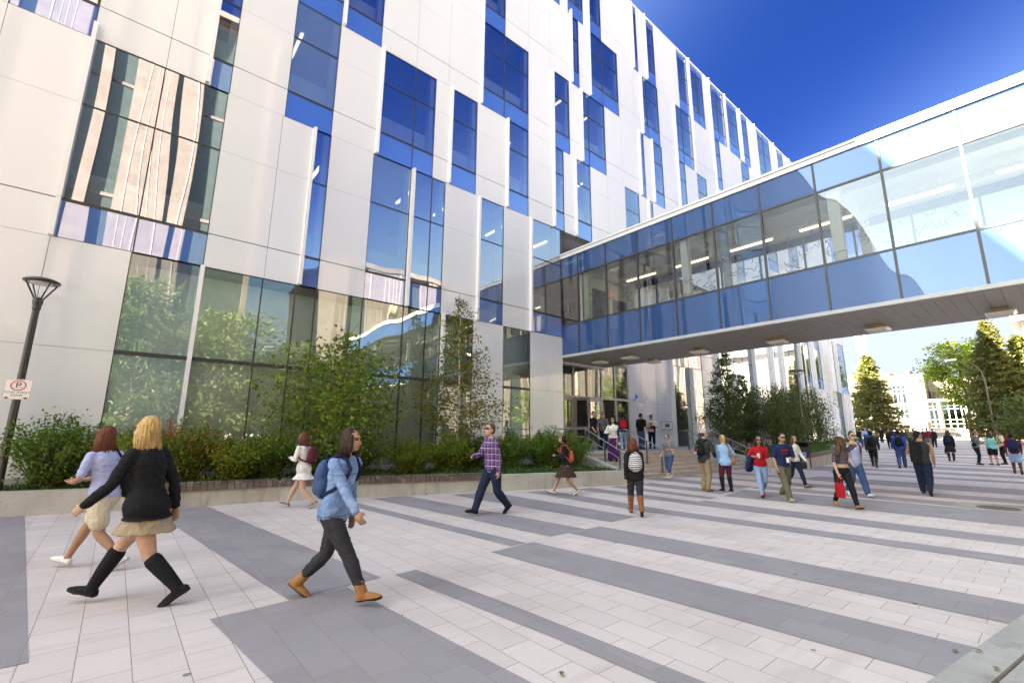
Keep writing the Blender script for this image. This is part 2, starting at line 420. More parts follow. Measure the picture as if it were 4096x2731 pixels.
# ------------------------------------------------------------------ main building
LEV = [-.07,.128,.303,.369,.545,.673,.739,.880,.976,1.042,1.184,1.28,1.346,1.487,1.583,1.649,1.79,1.887,1.925]
THICK = {.369,.739,1.042,1.346,1.649}
SPAN = [(.303,.369),(.673,.739),(.976,1.042),(1.28,1.346),(1.583,1.649),(1.887,1.925)]
Zl = lambda l: EYE + l*D
isspan = lambda a, c: any(abs(a-s)<.002 and abs(c-t)<.002 for s, t in SPAN)
bld = empty('campus_building', (10, D+8, 0), 0, 'tall white panelled building with scattered blue windows and white vertical fins beside the plaza', 'building')
# windows: x0, x1, z0, z1 in facade units, inner mullions, kind (0 clear, 1 fritted, 2 ground floor, 3 ground floor fritted)
WIN = [(-.223,-.121,.673,1.28,(),0),(-.118,.085,.303,.673,(-.018,),0),(.049,.0865,.673,1.583,(),0),
 (-.0195,.082,-.07,.303,(),3),(.086,.604,-.07,.303,(.187,.25,.291,.395,.498,.561),2),(.612,.706,-.07,.303,(),2),(.811,.916,-.07,.303,(),2),
 (.191,.2915,.673,1.28,(),1),(.300,.3945,.976,1.28,(),0),(.256,.2925,.303,.673,(),0),(.404,.56,.673,.976,(.498,),0),
 (.395,.4985,.303,.673,(),1),(.508,.602,.303,.673,(.561,),0),(.613,.7025,.673,.976,(),0),(.719,.8085,.303,.673,(),0),
 (.715,.806,1.28,1.583,(),0),(.715,.909,.976,1.28,(.806,),0),(.821,.909,.673,.976,(),0),
 (.919,1.055,.303,.673,(),0),
 (1.025,1.11,.976,1.28,(),0),(1.025,1.075,.673,.976,(),0),(1.127,1.17,1.28,1.583,(),0),(1.111,1.2,1.583,1.887,(),0),(.95,1.067,1.583,1.887,(),0),
 (1.231,1.312,1.583,1.887,(),0),(1.231,1.414,1.28,1.583,(1.312,),0),(1.176,1.316,.976,1.28,(1.218,),0),(1.134,1.219,.673,.976,(),0),
 (1.535,1.571,1.583,1.925,(),0),(1.638,1.713,1.583,1.925,(),0),(1.582,1.72,1.28,1.583,(1.625,),0),(1.643,1.727,.976,1.28,(),0),(1.546,1.583,.976,1.28,(),0),
 (1.43,1.527,.673,.976,(),1),(1.59,1.628,.673,.976,(),0),(1.921,2.015,1.583,1.925,(),0),(1.858,2.022,1.28,1.583,(1.93,),0),(1.858,1.928,.976,1.28,(),0),
 (2.053,2.18,1.583,1.925,(2.12,),0),(2.252,2.42,1.583,1.925,(2.336,),0),(2.255,2.324,1.28,1.583,(),0),(2.46,2.589,1.583,1.925,(),0),
 (2.65,2.73,1.583,1.925,(),0),(2.877,3.07,1.583,1.925,(2.97,),0),(2.04,2.135,.976,1.28,(),0),(2.583,2.692,1.28,1.583,(),0),
 (3.2,3.3,1.583,1.925,(),0),(3.42,3.6,1.28,1.925,(3.5,),0),(3.75,3.9,1.583,1.925,(),0),(2.85,3.0,.976,1.28,(),0),(3.2,3.38,.976,1.28,(),0),(2.4,2.5,.673,.976,(),0),
 (-.53,-.33,.303,.673,(-.43,),0),(-.63,-.43,-.07,.303,(),2),(-.6,-.45,.673,1.28,(),0),(-.43,-.33,.976,1.583,(),0),
 (.30,.40,1.583,1.887,(),0),(.5,.6,1.28,1.583,(),0),(.0,.1,1.583,1.887,(),0)]
M_OPQ = {0: M_GLASS, 1: M_FRIT, 2: M_GGLASS, 3: M_GFRIT}
def window(x0, x1, z0, z1, mul, kind, T=None, lv=LEV, yy=D, span=None, root=bld, lz=Zl, sx=D):
    b = MB(); f = MB(); b.T = f.T = T
    rows = [l for l in lv if z0-.001 <= l <= z1+.001]
    xs = [x0, *mul, x1]
    for a, c in zip(rows, rows[1:]):
        for xa, xc in zip(xs, xs[1:]):
            if isspan(a, c): b.box(xa*sx, xc*sx, yy+.03, yy+.045, lz(a), lz(c), 1)
            else: b.poly([(xa*sx, yy+.03, lz(a)), (xc*sx, yy+.03, lz(a)), (xc*sx, yy+.03, lz(c)), (xa*sx, yy+.03, lz(c))], 0)
    fw_ = .03
    for xm in xs: 
        f.box(xm*sx-fw_/2, xm*sx+fw_/2, yy+.012, yy+.09, lz(z0), lz(z1))
    for l in rows:
        t = .075 if l in THICK else .04
        if kind >= 2 and l == .128: t = .10
        for xa, xc in zip(xs, xs[1:]):
            f.box(xa*sx+fw_/2, xc*sx-fw_/2, yy+.015, yy+.085, lz(l)-t/2, lz(l)+t/2)
    o = b.build('window', [M_OPQ[kind], span or M_SPAN], root)
    f.build('window_frame', M_DARK, o)
    return o
for q in WIN: window(*q)
# cladding panels with open joints over a dark backing
b = MB()
XL, XR = -8.6, 4.135
mods = [-.12+.1027*k for k in range(-84, 43)]
mods = [m for m in mods if XL < m < XR] + [XL, XR]
for a, c in zip(LEV, LEV[1:]):
    ws = [(q[0],q[1]) for q in WIN if q[2] < (a+c)/2 < q[3]]
    xr = XR if c > .68 else 1.056
    cuts = sorted(set([m for m in mods if m < xr-.02] + [xr] + [e for q in ws for e in q]))
    cl = []
    for m in cuts:
        if cl and m-cl[-1] < .022:
            if any(abs(m-e) < 1e-6 for q in ws for e in q): 
                if not any(abs(cl[-1]-e) < 1e-6 for q in ws for e in q): cl[-1] = m
                else: cl.append(m)
            continue
        cl.append(m)
    gz0 = .014 if a in THICK else .004
    gz1 = .014 if c in THICK else .004
    for x0, x1 in zip(cl, cl[1:]):
        mid = (x0+x1)/2
        if any(q[0]-.002 < mid < q[1]+.002 for q in ws): continue
        b.box(x0*D+.005, x1*D-.005, D, D+.05, Zl(a)+gz0, Zl(c)-gz1)
        b.box(x0*D, x1*D, D+.06, D+.12, Zl(a), Zl(c), 1)
b.build('wall', [M_WHITE, M_BACK], bld)
# plinth, shell, roof and coping
b = MB()
b.box(XL*D, 1.056*D, D-.04, D+.2, -.1, Zl(-.07)-.002)
b.build('plinth', M_CONC2, bld)
b = MB()
b.box(XL*D, XR*D, D+20, D+20.3, 0, Zl(1.925)); b.box(XL*D-.3, XL*D, D+.1, D+20.3, 0, Zl(1.925))
b.box(XR*D, XR*D+.3, D+.0, D+20.3, 0, Zl(1.925))
b.build('end_wall', M_WHITE, bld)
b = MB(); b.box(XL*D-.3, XR*D+.3, D+.13, D+20.3, Zl(1.925)-.5, Zl(1.925)-.02); b.build('roof', M_SLAB, bld)
b = MB(); b.box(XL*D-.3, XR*D+.32, D-.05, D+.35, Zl(1.925)+.002, Zl(1.925)+.13); b.build('coping', M_FIN, bld)
b = MB()
for l in (.369,.739,1.042,1.346,1.649):
    b.box(XL*D, XR*D, D+.2 if l > .5 else D+2.4, D+10, Zl(l)-.75, Zl(l)-.02)
    if l < .5: b.box(XL*D, 1.05*D, D+.2, D+2.4, Zl(l)-.75, Zl(l)-.02)
b.build('floor_slab', M_SLAB, bld)
b = MB()
b.box(XL*D, XR*D, D+9.9, D+10.1, 0, Zl(1.925)-.5)
for k in range(-3, 9): b.box(k*7.4+2.2, k*7.4+2.35, D+2.5, D+9.9, Zl(.37), Zl(1.9))
b.build('interior_wall', M_INT, bld)
b = MB(); b.box(-.05*D, .72*D, D+.75, D+.78, .5, Zl(.303)-.1, 1); b.box(.8*D, .95*D, D+.75, D+.78, .5, Zl(.303)-.1, 1); b.box(-.05*D, .6*D, D+.30, D+.33, .5, Zl(.128)-.06); b.box(.61*D, .72*D, D+.30, D+.33, .5, Zl(.128)-.06)
b.build('roller_blind', [M_BLIND, pm('pale_green_screen', (.62,.76,.75), .9, .06)], bld)
# pale ledges and reveals just behind the upper windows
b = MB()
for l in (.369,.739,1.042,1.346,1.649):
    b.box(-.7*D, (1.05 if l < .5 else XR)*D, D+.40, D+.62, Zl(l), Zl(l)+.95)
for x0, x1, z0, z1, mul, kd in WIN:
    if z0 > .2:
        for p_, q_ in ((.369,.673),(.739,.976),(1.042,1.28),(1.346,1.583),(1.649,1.887)):
            if z0 <= p_+.001 and q_ <= z1+.045: b.box(x1*D-.20, x1*D-.03, D+.12, D+.39, Zl(p_), Zl(q_))
b.build('interior_ledge', pm('pale_interior_ledge', (.72,.78,.84), .8, .05), bld)
# pendant lights seen through the glass
lt = [(.535,.739,.55),(.66,.739,.5),(.58,.369,.5),(.43,.369,1.2),(.545,.369,1.0),(.76,.739,.55),(.88,1.042,.55),(.86,.739,.6),(1.05,1.042,.5),(1.09,1.042,.6),(1.2,1.042,.5),(1.26,1.042,.55),(1.05,.739,.55),(1.145,1.346,.5),(1.29,1.346,.6),
      (.76,.303,.8),(.22,1.042,.6),(.3,.739,.7),(1.6,1.346,.6),(2.0,1.346,.5),(.235,.303,.7),(.27,.303,.7),(.53,.303,.7),(.57,.303,.7),(.65,.303,.7),(.86,.303,.7)]
for x, t, dz in lt:
    o = MB(); zz = Zl(t)-.75-dz if t != .303 else Zl(.303)-1.15
    if t == .303: o.box(x*D-.7, x*D+.7, D+1.4, D+1.5, zz, zz+.07)
    else: o.box(x*D-.05, x*D+.05, D+.9, D+2.3, zz, zz+.06)
    h = o.build('ceiling_light', M_TUBE, bld)
    o = MB()
    if t == .303: o.box(x*D-.72, x*D+.72, D+1.38, D+1.52, zz+.07, zz+.12)
    else: o.box(x*D-.06, x*D+.06, D+.88, D+2.32, zz+.06, zz+.1)
    o.tube([(x*D, D+1.45, zz+.1), (x*D, D+1.45, zz+dz+.05)], .01, 5)
    o.build('light_housing', M_FIN, h)
# fins: x, z0, z1
FINS = [(-.1195,.303,.700),(.0475,.673,1.583),(.084,-.07,.303),(.2545,.303,.673),(.2965,.976,1.583),(.400,.673,.976),(.503,.303,.673),(.609,.673,.976),
 (.608,-.07,.303),(.7115,.976,1.583),(.7145,.303,.673),(.816,.673,.976),(.916,.303,.673),(1.0205,.673,1.28),(1.1225,1.28,1.60),(1.1295,.673,.976),(1.172,.976,1.28),(1.2265,1.28,1.93),
 (1.53,1.583,1.925),(1.633,1.583,1.93),(1.577,1.28,1.583),(1.541,.976,1.28),(1.637,.976,1.28),(1.586,.673,.976),(1.852,.673,1.583),(2.03,1.583,1.93),(2.03,1.28,1.583),
 (2.243,.976,1.93),(2.43,1.583,1.93),(2.62,1.583,1.93),(2.83,1.28,1.93),(3.13,1.28,1.93),(3.4,1.28,1.93),(3.7,1.28,1.93),(3.95,1.28,1.93),(-.64,-.07,.673),(-.33,.303,1.28)]
for x, a, c in FINS:
    o = MB()
    ys = [l for l in (a,.369,.739,1.042,1.346,1.649,c) if a <= l <= c]
    for p, q in zip(ys, ys[1:]): o.box(x*D-.045, x*D+.045, D-.15, D+.02, Zl(p)+.006, Zl(q)-.006)
    o.build('fin', M_FIN, bld)

# ------------------------------------------------------------------ set-back entrance wall under the overhang
AX, AY = 15.32, 16.41+.117
BX, BY = 45.82, 14.5
ang = math.atan2(BY-AY, BX-AX)
TW = Matrix.Translation((AX, AY, 0)) @ Matrix.Rotation(ang, 4, 'Z')
def ux(x):                     # facade reading -> distance along the set-back wall
    y = (1.123+.0741)/(1+.0624*x); X = x*y*D; Y = y*D
    return math.hypot(X-AX, Y-AY)
b = MB(); b.poly([(1.056*D, D+.06, Zl(.673)-.02), (AX, AY+.2, Zl(.673)-.02), (BX, BY+.08, Zl(.673)-.02)])
b.poly([(1.056*D, D+.06, Zl(.673)-.26), (AX, AY+.2, Zl(.673)-.26), (BX, BY+.1, Zl(.673)-.26)][::-1])
for k in range(3): b.bar((15.4+k*1.9, D+.3, Zl(.673)-.265), (15.4+k*1.9, D+1.7, Zl(.673)-.265), .02, .01, 1)
b.build('soffit', [pm('soffit_panel', (.42,.36,.33), .5, .06), M_DARK], bld)
b = MB(); b.box(1.052*D, 1.052*D+.1, D+.06, AY+.1, -.1, Zl(.673)-.02); b.box(1.058*D-.01, 1.058*D+.03, D+.06, AY+.1, .6, Zl(.673), 1)
b.build('return_wall', [M_WHITE, M_SPANP], bld)
LZ = .88                       # level of the entrance landing
WLEV = [-.07,.128,.303,.369,.545,.673]
WG = [(1.692,1.955,(1.845,)),(2.10,2.195,()),(2.275,2.49,(2.38,)),(2.735,2.80,()),(2.885,3.13,(3.02,)),(3.13,3.264,())]
def wwin(x0, x1, mul, z0=-.07, z1=.673):
    return window(ux(x0), ux(x1), z0, z1, tuple(ux(m) for m in mul), 2 if z1 < .5 else 0, TW, WLEV, 0, M_SPANP, bld, Zl, 1)
for x0, x1, mul in WG: wwin(x0, x1, mul)
b = MB(); b.T = TW
pan = [(1.41,1.487),(1.487,1.587),(1.587,1.685),(1.955,2.085),(2.195,2.27),(2.49,2.60),(2.60,2.735),(2.80,2.885)]
for x0, x1 in pan:
    for a, c in zip(WLEV, WLEV[1:]):
        b.box(ux(x0)+.008, ux(x1)-.008, 0, .05, Zl(a)+.006, Zl(c)-(.02 if c == .369 else .006))
    b.box(ux(x0), ux(x1), .06, .12, Zl(-.065), Zl(.673), 1)
b.build('wall', [M_WHITE, M_BACK], bld)
for x, a, c in ((1.69,-.07,.673),(1.848,-.07,.303),(2.09,-.07,.673),(2.272,-.07,.303),(2.49,-.07,.673),(2.735,-.07,.673),(2.883,-.07,.673)):
    o = MB(); o.T = TW; u = ux(x); o.box(u-.06, u+.06, -.26, .02, Zl(a), Zl(c)); o.build('fin', M_FIN, bld)
# far end of the building, back in the facade plane
for x0, x1, z0, z1, mul in ((3.295,3.37,.303,.673,()),(3.43,3.58,.303,.673,()),(3.30,3.42,-.07,.303,()),(3.84,3.885,.303,.673,()),(3.95,4.13,.303,.673,()),(3.65,3.72,-.07,.303,()),(3.84,3.94,-.07,.303,())):
    window(x0, x1, z0, z1, mul, 0 if z0 > .2 else 2)
b = MB()
for x0, x1, a, c in ((3.164,3.295,-.07,.673),(3.37,3.43,.303,.673),(3.58,3.84,.303,.673),(3.885,3.95,.303,.673),(3.295,3.30,-.07,.303),(3.42,3.65,-.07,.303),(3.72,3.84,-.07,.303),(3.94,4.13,-.07,.303)):
    ls = [l for l in WLEV if a-.001 <= l <= c+.001]
    for p, q in zip(ls, ls[1:]): b.box(x0*D+.008, x1*D-.008, D, D+.05, Zl(p)+.008, Zl(q)-.008)
    b.box(x0*D, x1*D, D+.06, D+.12, Zl(a), Zl(c), 1)
b.build('wall', [M_WHITE, M_BACK], bld)
for x, a, c in ((3.168,-.07,.673),(3.41,-.07,.673),(3.60,.0,.673),(3.80,.303,.673),(3.91,.303,.673),(3.66,-.07,.303),(3.95,-.07,.303),(4.1,-.07,.303)):
    o = MB(); o.box(x*D-.06, x*D+.06, D-.24, D+.02, Zl(a), Zl(c)); o.build('fin', M_FIN, bld)
# entrance: transom glazing, frames and glass doors
M_DFR = pm('door_frame_metal', (.50,.49,.47), .4, .05)
M_DGL = glass_mat('door_glass', (.85,.88,.85), (.45,.47,.45), .45, .4)
b = MB(); b.T = TW; f = MB(); f.T = TW
dx = [1.056,1.112,1.18,1.255,1.329,1.405]
du = [max(.0,ux(x)) for x in dx]
DT = 3.52
for p, q in zip(du, du[1:]):
    b.poly([(p, .05, DT+.06), (q, .05, DT+.06), (q, .05, 6.2), (p, .05, 6.2)], 0)
for u in du: f.box(u-.05, u+.05, 0, .12, LZ, 6.2)
f.box(du[0], du[-1], -.01, .11, DT-.05, DT+.06)
o = b.build('transom_window', M_GGLASS, bld); f.build('window_frame', M_DFR, o)
def door(u0, u1, swing=0, hinge=0):
    o = MB(); g = MB(); hm = MB()
    hx = u0 if hinge == 0 else u1
    T = TW @ Matrix.Translation((hx, .03, 0)) @ Matrix.Rotation(swing, 4, 'Z') @ Matrix.Translation((-hx, 0, 0))
    o.T = g.T = hm.T = T
    s = .13
    o.box(u0, u0+s, -.025, .025, LZ+.01, DT-.06); o.box(u1-s, u1, -.025, .025, LZ+.01, DT-.06)
    o.box(u0+s, u1-s, -.024, .024, DT-.06-s, DT-.06); o.box(u0+s, u1-s, -.024, .024, LZ+.01, LZ+.3); o.box(u0+s, u1-s, -.024, .024, LZ+1.0, LZ+1.1)
    d = o.build('door', M_DFR, bld)
    g.poly([(u0+s, 0, LZ+.3), (u1-s, 0, LZ+.3), (u1-s, 0, DT-.06-s), (u0+s, 0, DT-.06-s)]); g.build('door_glass', M_DGL, d)
    ue = u1-s/2 if hinge == 0 else u0+s/2
    hm.tube([(ue,-.07,LZ+.8),(ue,-.07,LZ+1.35)], .016, 8); hm.box(ue-.012, ue+.012, -.07, -.02, LZ+.85, LZ+.87); hm.box(ue-.012, ue+.012, -.07, -.02, LZ+1.28, LZ+1.3)
    hm.build('handle', M_STEEL, d)
door(du[0]+.06, du[1]-.06); door(du[1]+.06, du[2]-.06, R(-70), 0); door(du[2]+.06, du[3]-.06)
door(du[3]+.06, du[4]+.0, R(-168), 1)
b = MB(); b.T = TW; b.box(du[4], du[5], .04, .07, LZ, DT-.05); b.box(du[3], du[4]-.05, .8, .85, LZ, DT); b.build('entrance_panel', [M_GGLASS], bld)
# wall hatch and blue emergency lamp
b = MB(); b.T = TW; a0, a1 = ux(1.603), ux(1.683)
b.box(a0, a1, -.05, -.002, 1.88, 2.42)
hb = b.build('wall_hatch', M_DFR, bld)
b = MB(); b.T = TW
b.box(a0+.1, a0+.32, -.065, -.05, 1.96, 2.34, 0); b.box(a0+.4, a1-.4, -.065, -.05, 1.96, 2.34, 0); b.box(a1-.32, a1-.1, -.065, -.05, 1.96, 2.34, 0); b.box((a0+a1)/2-.2, (a0+a1)/2+.2, -.08, -.066, 2.06, 2.26, 1)
b.build('hatch_panel', [M_FIN, pm('hatch_dark', (.12,.10,.08), .3, .1)], hb)
u = ux(1.43); b = MB(); b.T = TW; b.box(u-.06, u+.06, -.32, -.2, 3.66, 3.84, 0); b.bar((u, -.26, 3.64), (u, -.02, 3.52), .04, .04, 1)
b.build('emergency_lamp', [emit('blue_lamp', (.02,.12,.8), .03), M_DARK], bld)
# ------------------------------------------------------------------ glass footbridge
X0, X1 = 15.30, 19.25
ZB, Z1, Z2, ZT = 5.0, 6.53, 8.84, 9.93
YE0, YE1 = 16.1, -13.0
my = [13.46-1.6*k for k in range(-1, 16)]
M_BV = glass_mat('bridge_glass', (.80,.88,1), (.66,.70,.70), .10, .5, stretch=(.6,.6,.1), fres=.35)
M_BS = spandrel_mat('bridge_blue_spandrel', (.030,.072,.19), (.50,.66,1), .10, .55, .6)
br = empty('footbridge', (17.3, 2, 0), 0, 'enclosed blue glass footbridge crossing over the plaza from the white building', 'footbridge')
ys = [YE0]+[y for y in my if y > YE1+.4 and y < YE0-.4]+[YE1]
for p, q in zip(ys, ys[1:]):
    for xa, xc in ((X0, X0+.02), (X1-.02, X1)):
        for za, zc in ((ZB+.14, Z1), (Z2, ZT-.12)):
            b = MB(); b.box(xa, xc, q+.03, p-.03, za, zc); b.build('spandrel', M_BS, br)
M_RV = glass_mat('bridge_rear_glass', (.9,.95,1), (.86,.93,.95), .08, .3, fres=.4)
for p, q in zip(ys, ys[1:]):
    b = MB(); b.poly([(X0+.01, p-.03, Z1), (X0+.01, q+.03, Z1), (X0+.01, q+.03, Z2), (X0+.01, p-.03, Z2)]); b.build('window', M_BV, br)
    b = MB(); b.poly([(X1-.01, p-.03, Z1), (X1-.01, q+.03, Z1), (X1-.01, q+.03, Z2), (X1-.01, p-.03, Z2)]); b.build('rear_window', M_RV, br)
for xa, xc, xd, xe in ((X0-.02, X0+.07, X0-.017, X0+.07), (X1-.07, X1+.02, X1-.07, X1+.017)):
    b = MB()
    for y in ys: b.box(xa, xc, y-.03, y+.03, ZB+.14, ZT-.12)
    for zz, t in ((Z1,.06),(Z2,.06)):
        for p, q in zip(ys, ys[1:]): b.box(xd, xe, q+.03, p-.03, zz-t/2, zz+t/2)
    b.build('mullion', M_DARK, br)
M_TRIM = pm('pale_metal_trim', (.72,.73,.75), .3, .04)
b = MB(); b.box(X0-.06, X0+.1, YE1, YE0, ZT-.12, ZT+.14); b.box(X1-.1, X1+.06, YE1, YE0, ZT-.12, ZT+.14); b.box(X0+.1, X1-.1, YE1, YE0, ZT-.3, ZT+.02)
b.box(X0-.075, X0-.06, YE1, YE0, ZT+.03, ZT+.05, 1)
b.build('roof', [M_TRIM, M_DARK], br)
b = MB(); b.box(X0-.04, X0+.12, YE1, YE0, ZB+.03, ZB+.14); b.box(X1-.12, X1+.04, YE1, YE0, ZB+.03, ZB+.14)
b.build('fascia', pm('fascia_metal', (.42,.43,.45), .35, .06), br)
# soffit of narrow boards
M_SOF = pm('grey_soffit_board', (.32,.295,.275), .45, .07, 2)
b = MB(); y = YE1
while y < YE0-.2:
    b.box(X0+.125, X1-.125, y+.003, y+.297, ZB+.015, ZB+.07); y += .3
b.box(X0+.125, X1-.125, YE1, YE0, ZB+.075, ZB+.14, 1)
b.build('soffit', [M_SOF, M_DARK], br)
M_BIN = pm('bridge_interior', (.55,.54,.47), .7, .05)
b = MB(); b.box(X0+.1, X1-.1, YE1, YE0, Z1-.45, Z1-.3, 1); b.box(X0+.1, X1-.1, YE1, YE0, Z2+.25, Z2+.4)
b.box(X0+.15, X0+.45, YE1, YE0, Z1-.3, Z1-.02); b.box(X1-.45, X1-.15, YE1, YE0, Z1-.3, Z1-.02)
yy = 13.1
while yy > YE1:
    b.box(X0+.14, X0+.36, yy-.14, yy+.14, Z1-.02, Z2+.25); b.box(X1-.36, X1-.14, yy-.14, yy+.14, Z1-.02, Z2+.25)
    b.box(X0+.36, X1-.36, yy-.12, yy+.12, Z2-.02, Z2+.25); yy -= 4.8
for xx in (16.3, 18.2): b.box(xx-.2, xx+.2, YE1, 13, Z2+.05, Z2+.25)
b.box(X0+.1, X1-.1, 13.3, 13.45, Z1-.3, Z2+.25, 0)
b.build('interior', [M_BIN, M_SLAB], br)
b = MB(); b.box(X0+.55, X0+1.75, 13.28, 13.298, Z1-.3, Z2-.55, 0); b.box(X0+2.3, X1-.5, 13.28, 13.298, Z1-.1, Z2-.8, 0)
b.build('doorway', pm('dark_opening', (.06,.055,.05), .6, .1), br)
def text(body, size, loc, rot, mat, parent, name='lettering', ext=.002, align='CENTER'):
    cu_ = bpy.data.curves.new(name, 'FONT'); cu_.body = body; cu_.size = size; cu_.extrude = ext; cu_.align_x = align; cu_.align_y = 'CENTER'
    t = bpy.data.objects.new(name, cu_); COL.objects.link(t)
    me = bpy.data.meshes.new_from_object(t); bpy.data.objects.remove(t)
    o = bpy.data.objects.new(name, me); COL.objects.link(o); me.materials.append(mat)
    if parent: o.parent = parent; off = parent.location
    else: off = Vector((0,0,0))
    o.location = Vector(loc)-off; o.rotation_euler = rot
    return o
b = MB(); b.box(X0+1.85, X0+2.25, 13.2, 13.27, 8.1, 8.32); ex = b.build('exit_sign', pm('exit_case', (.75,.72,.65), .5, .03), br)
text('EXIT', .2, (X0+2.05, 13.19, 8.21), (R(90),0,0), emit('exit_red', (.9,.06,.03), .05), None, 'lettering').parent = ex
ex.children[0].location = Vector((X0+2.05, 13.19, 8.21)) - br.location
# lit battens inside the bridge
for y in (11.4, 9.0, 6.6, 4.2, 1.8, -.6, -3):
    b = MB(); b.box(17.2, 17.28, y-.75, y+.75, Z2-.30, Z2-.24)
    o = b.build('ceiling_light', M_TUBE, br)
    b = MB(); b.box(17.18, 17.3, y-.8, y+.8, Z2-.24, Z2-.18); b.tube([(17.24,y-.5,Z2-.18),(17.24,y-.5,Z2+.25)], .01, 5); b.tube([(17.24,y+.5,Z2-.18),(17.24,y+.5,Z2+.25)], .01, 5)
    b.build('light_housing', M_FIN, o)
# loose ink scribbles drawn on the inside of the panes
rs = random.Random(11)
M_INK = pm('black_ink', (.03,.035,.05), .6, .1)
for p, q in zip(ys[:-5], ys[1:-4]):
    b = MB()
    for k in range(10):
        cy_, cz = rs.uniform(q+.2, p-.2), rs.uniform(Z1+.12, Z1+1.05)
        pts = []; a = rs.uniform(0, 6.28)
        for i in range(rs.randint(6, 13)):
            a += rs.choice((-1.9,-.9,.6,1.2,2.2)); st = rs.uniform(.04,.15)
            cy_ = min(p-.08, max(q+.08, cy_+math.cos(a)*st)); cz = min(Z1+1.2, max(Z1+.06, cz+math.sin(a)*st))
            pts.append((X0+.03, cy_, cz))
        b.tube(pts, .010, 4, 0, False)
    b.build('ink_drawing', M_INK, br)
# soffit lamps
M_LENS = pm('lamp_lens', (.72,.70,.66), .35, .04); M_BRASS = pm('lamp_gear_case', (.38,.30,.17), .4, .1)
for lx, ly in ((16.77,13.5),(16.7,11.8),(18.5,11.8),(18.6,13.6),(17.51,9.04),(17.67,6.19),(17.8,3.33),(17.84,.66),(17.8,-2.2),(17.8,-5)):
    b = MB(); b.box(lx-.17, lx+.17, ly-.17, ly+.17, ZB-.10, ZB+.012)
    o = b.build('soffit_lamp', M_BRASS, br)
    b = MB(); q = .30
    b.add([(lx-q,ly-q,ZB-.11),(lx+q,ly-q,ZB-.11),(lx+q,ly+q,ZB-.11),(lx-q,ly+q,ZB-.11),(lx-q+.07,ly-q+.07,ZB-.18),(lx+q-.07,ly-q+.07,ZB-.18),(lx+q-.07,ly+q-.07,ZB-.18),(lx-q+.07,ly+q-.07,ZB-.18)],
          [(0,1,2,3),(7,6,5,4),(0,4,5,1),(1,5,6,2),(2,6,7,3),(3,7,4,0)])
    b.build('lens', M_LENS, o)
b = MB(); b.box(X0+.05, X1-.05, 15.0, 15.25, ZB-.1, ZB-.002); b.build('end_beam', M_TRIM, br)

# ------------------------------------------------------------------ buildings on the other side of the plaza (seen in the glass)
M_PINK = concrete_mat('pink_concrete', (.142,.113,.108), (.108,.086,.082), .3)
M_PINKD = pm('recessed_dark_glass', (.035,.045,.045), .15, .2)
M_GRN = pm('green_glass_strip', (.10,.16,.13), .2, .2)
def ribbed(name, label, x0, x1, y, h, strips, depth=14, ribs=.62):
    root = empty(name, ((x0+x1)/2, y-depth/2, 0), 0, label, 'building')
    b = MB(); g = MB(); xs = x0
    for a, c in strips+[(x1, x1)]:
        if a > xs:
            b.box(xs, a, y-depth, y, 0, h)
            r = xs+ribs
            while r < a-.2:
                g2 = .02; b.box(r-g2, r+g2, y, y+.03, 0, h, 1); r += ribs
        if c > a:
            b.box(a, c, y-depth, y-.5, 0, h); g.box(a, c, y-.49, y-.45, .3, h-.8)
            for z in range(1, int(h/9)+1): b.box(a, c, y-.45, y-.40, z*9-.25, z*9)
        xs = c
    b.build('wall', [M_PINK, pm('rib_joint', (.36,.29,.25), .8, .1)], root)
    g.build('window', M_PINKD, root)
    b = MB(); b.box(x0-.1, x1+.1, y-depth-.1, y+.08, h+.001, h+.5); b.build('parapet', M_PINK, root)
    return root
ribbed('concrete_tower', 'tall pink ribbed concrete building mirrored in the windows at the left end of the facade', -46, 6.8, -12, 36,
       [(-42,-40.5),(-34,-32.6),(-27,-25.6),(-19.5,-18),(-14,-12.8),(-9,-8.2),(-5,-4.4),(-3.6,-2.4),(.74,1.1),(1.95,6.3)])
st = []; x = 15
while x < 126: st.append((x, x+rs.uniform(.8,2.1))); x += rs.uniform(3.0,6.5)
ribbed('concrete_hall', 'long pink ribbed concrete hall mirrored in the glass beyond the footbridge', 13.5, 128, -13.02, 17.5, st, 16)
# ------------------------------------------------------------------ planting: leaf clouds, shrubs, trees
def leaf(V, F, p, size, rg, flat=None, asp=.55, dirv=None):
    d = Vector((rg.gauss(0,1), rg.gauss(0,1), rg.gauss(0,.7))) if dirv is None else dirv + Vector((rg.gauss(0,.35), rg.gauss(0,.35), rg.gauss(0,.35)))
    d.normalize(); s = d.cross(Vector((rg.gauss(0,1), rg.gauss(0,1), rg.gauss(0,1)+.6))); s.normalize()
    n = d.cross(s); L_ = size*rg.uniform(.7,1.25); W = L_*asp/2
    b = len(V); c = n*L_*.10
    V += [p, p+d*L_*.45+s*W+c, p+d*L_, p+d*L_*.45-s*W+c]
    F.append((b,b+1,b+2,b+3))
def leaf_obj(name, V, F, mats, parent, mi=None):
    me = bpy.data.meshes.new(name); off = Vector((0,0,0)); p = parent
    me.from_pydata([tuple(v) for v in V], [], F)
    for m in mats: me.materials.append(m)
    if mi: me.polygons.foreach_set('material_index', mi)
    me.update(); o = bpy.data.objects.new(name, me); COL.objects.link(o); o.parent = parent
    return o
M_BARK = pm('grey_brown_bark', (.10,.075,.055), .9, .25, 8, .6, 40)
M_STEM = pm('shrub_stem', (.075,.05,.03), .9, .25, 8)
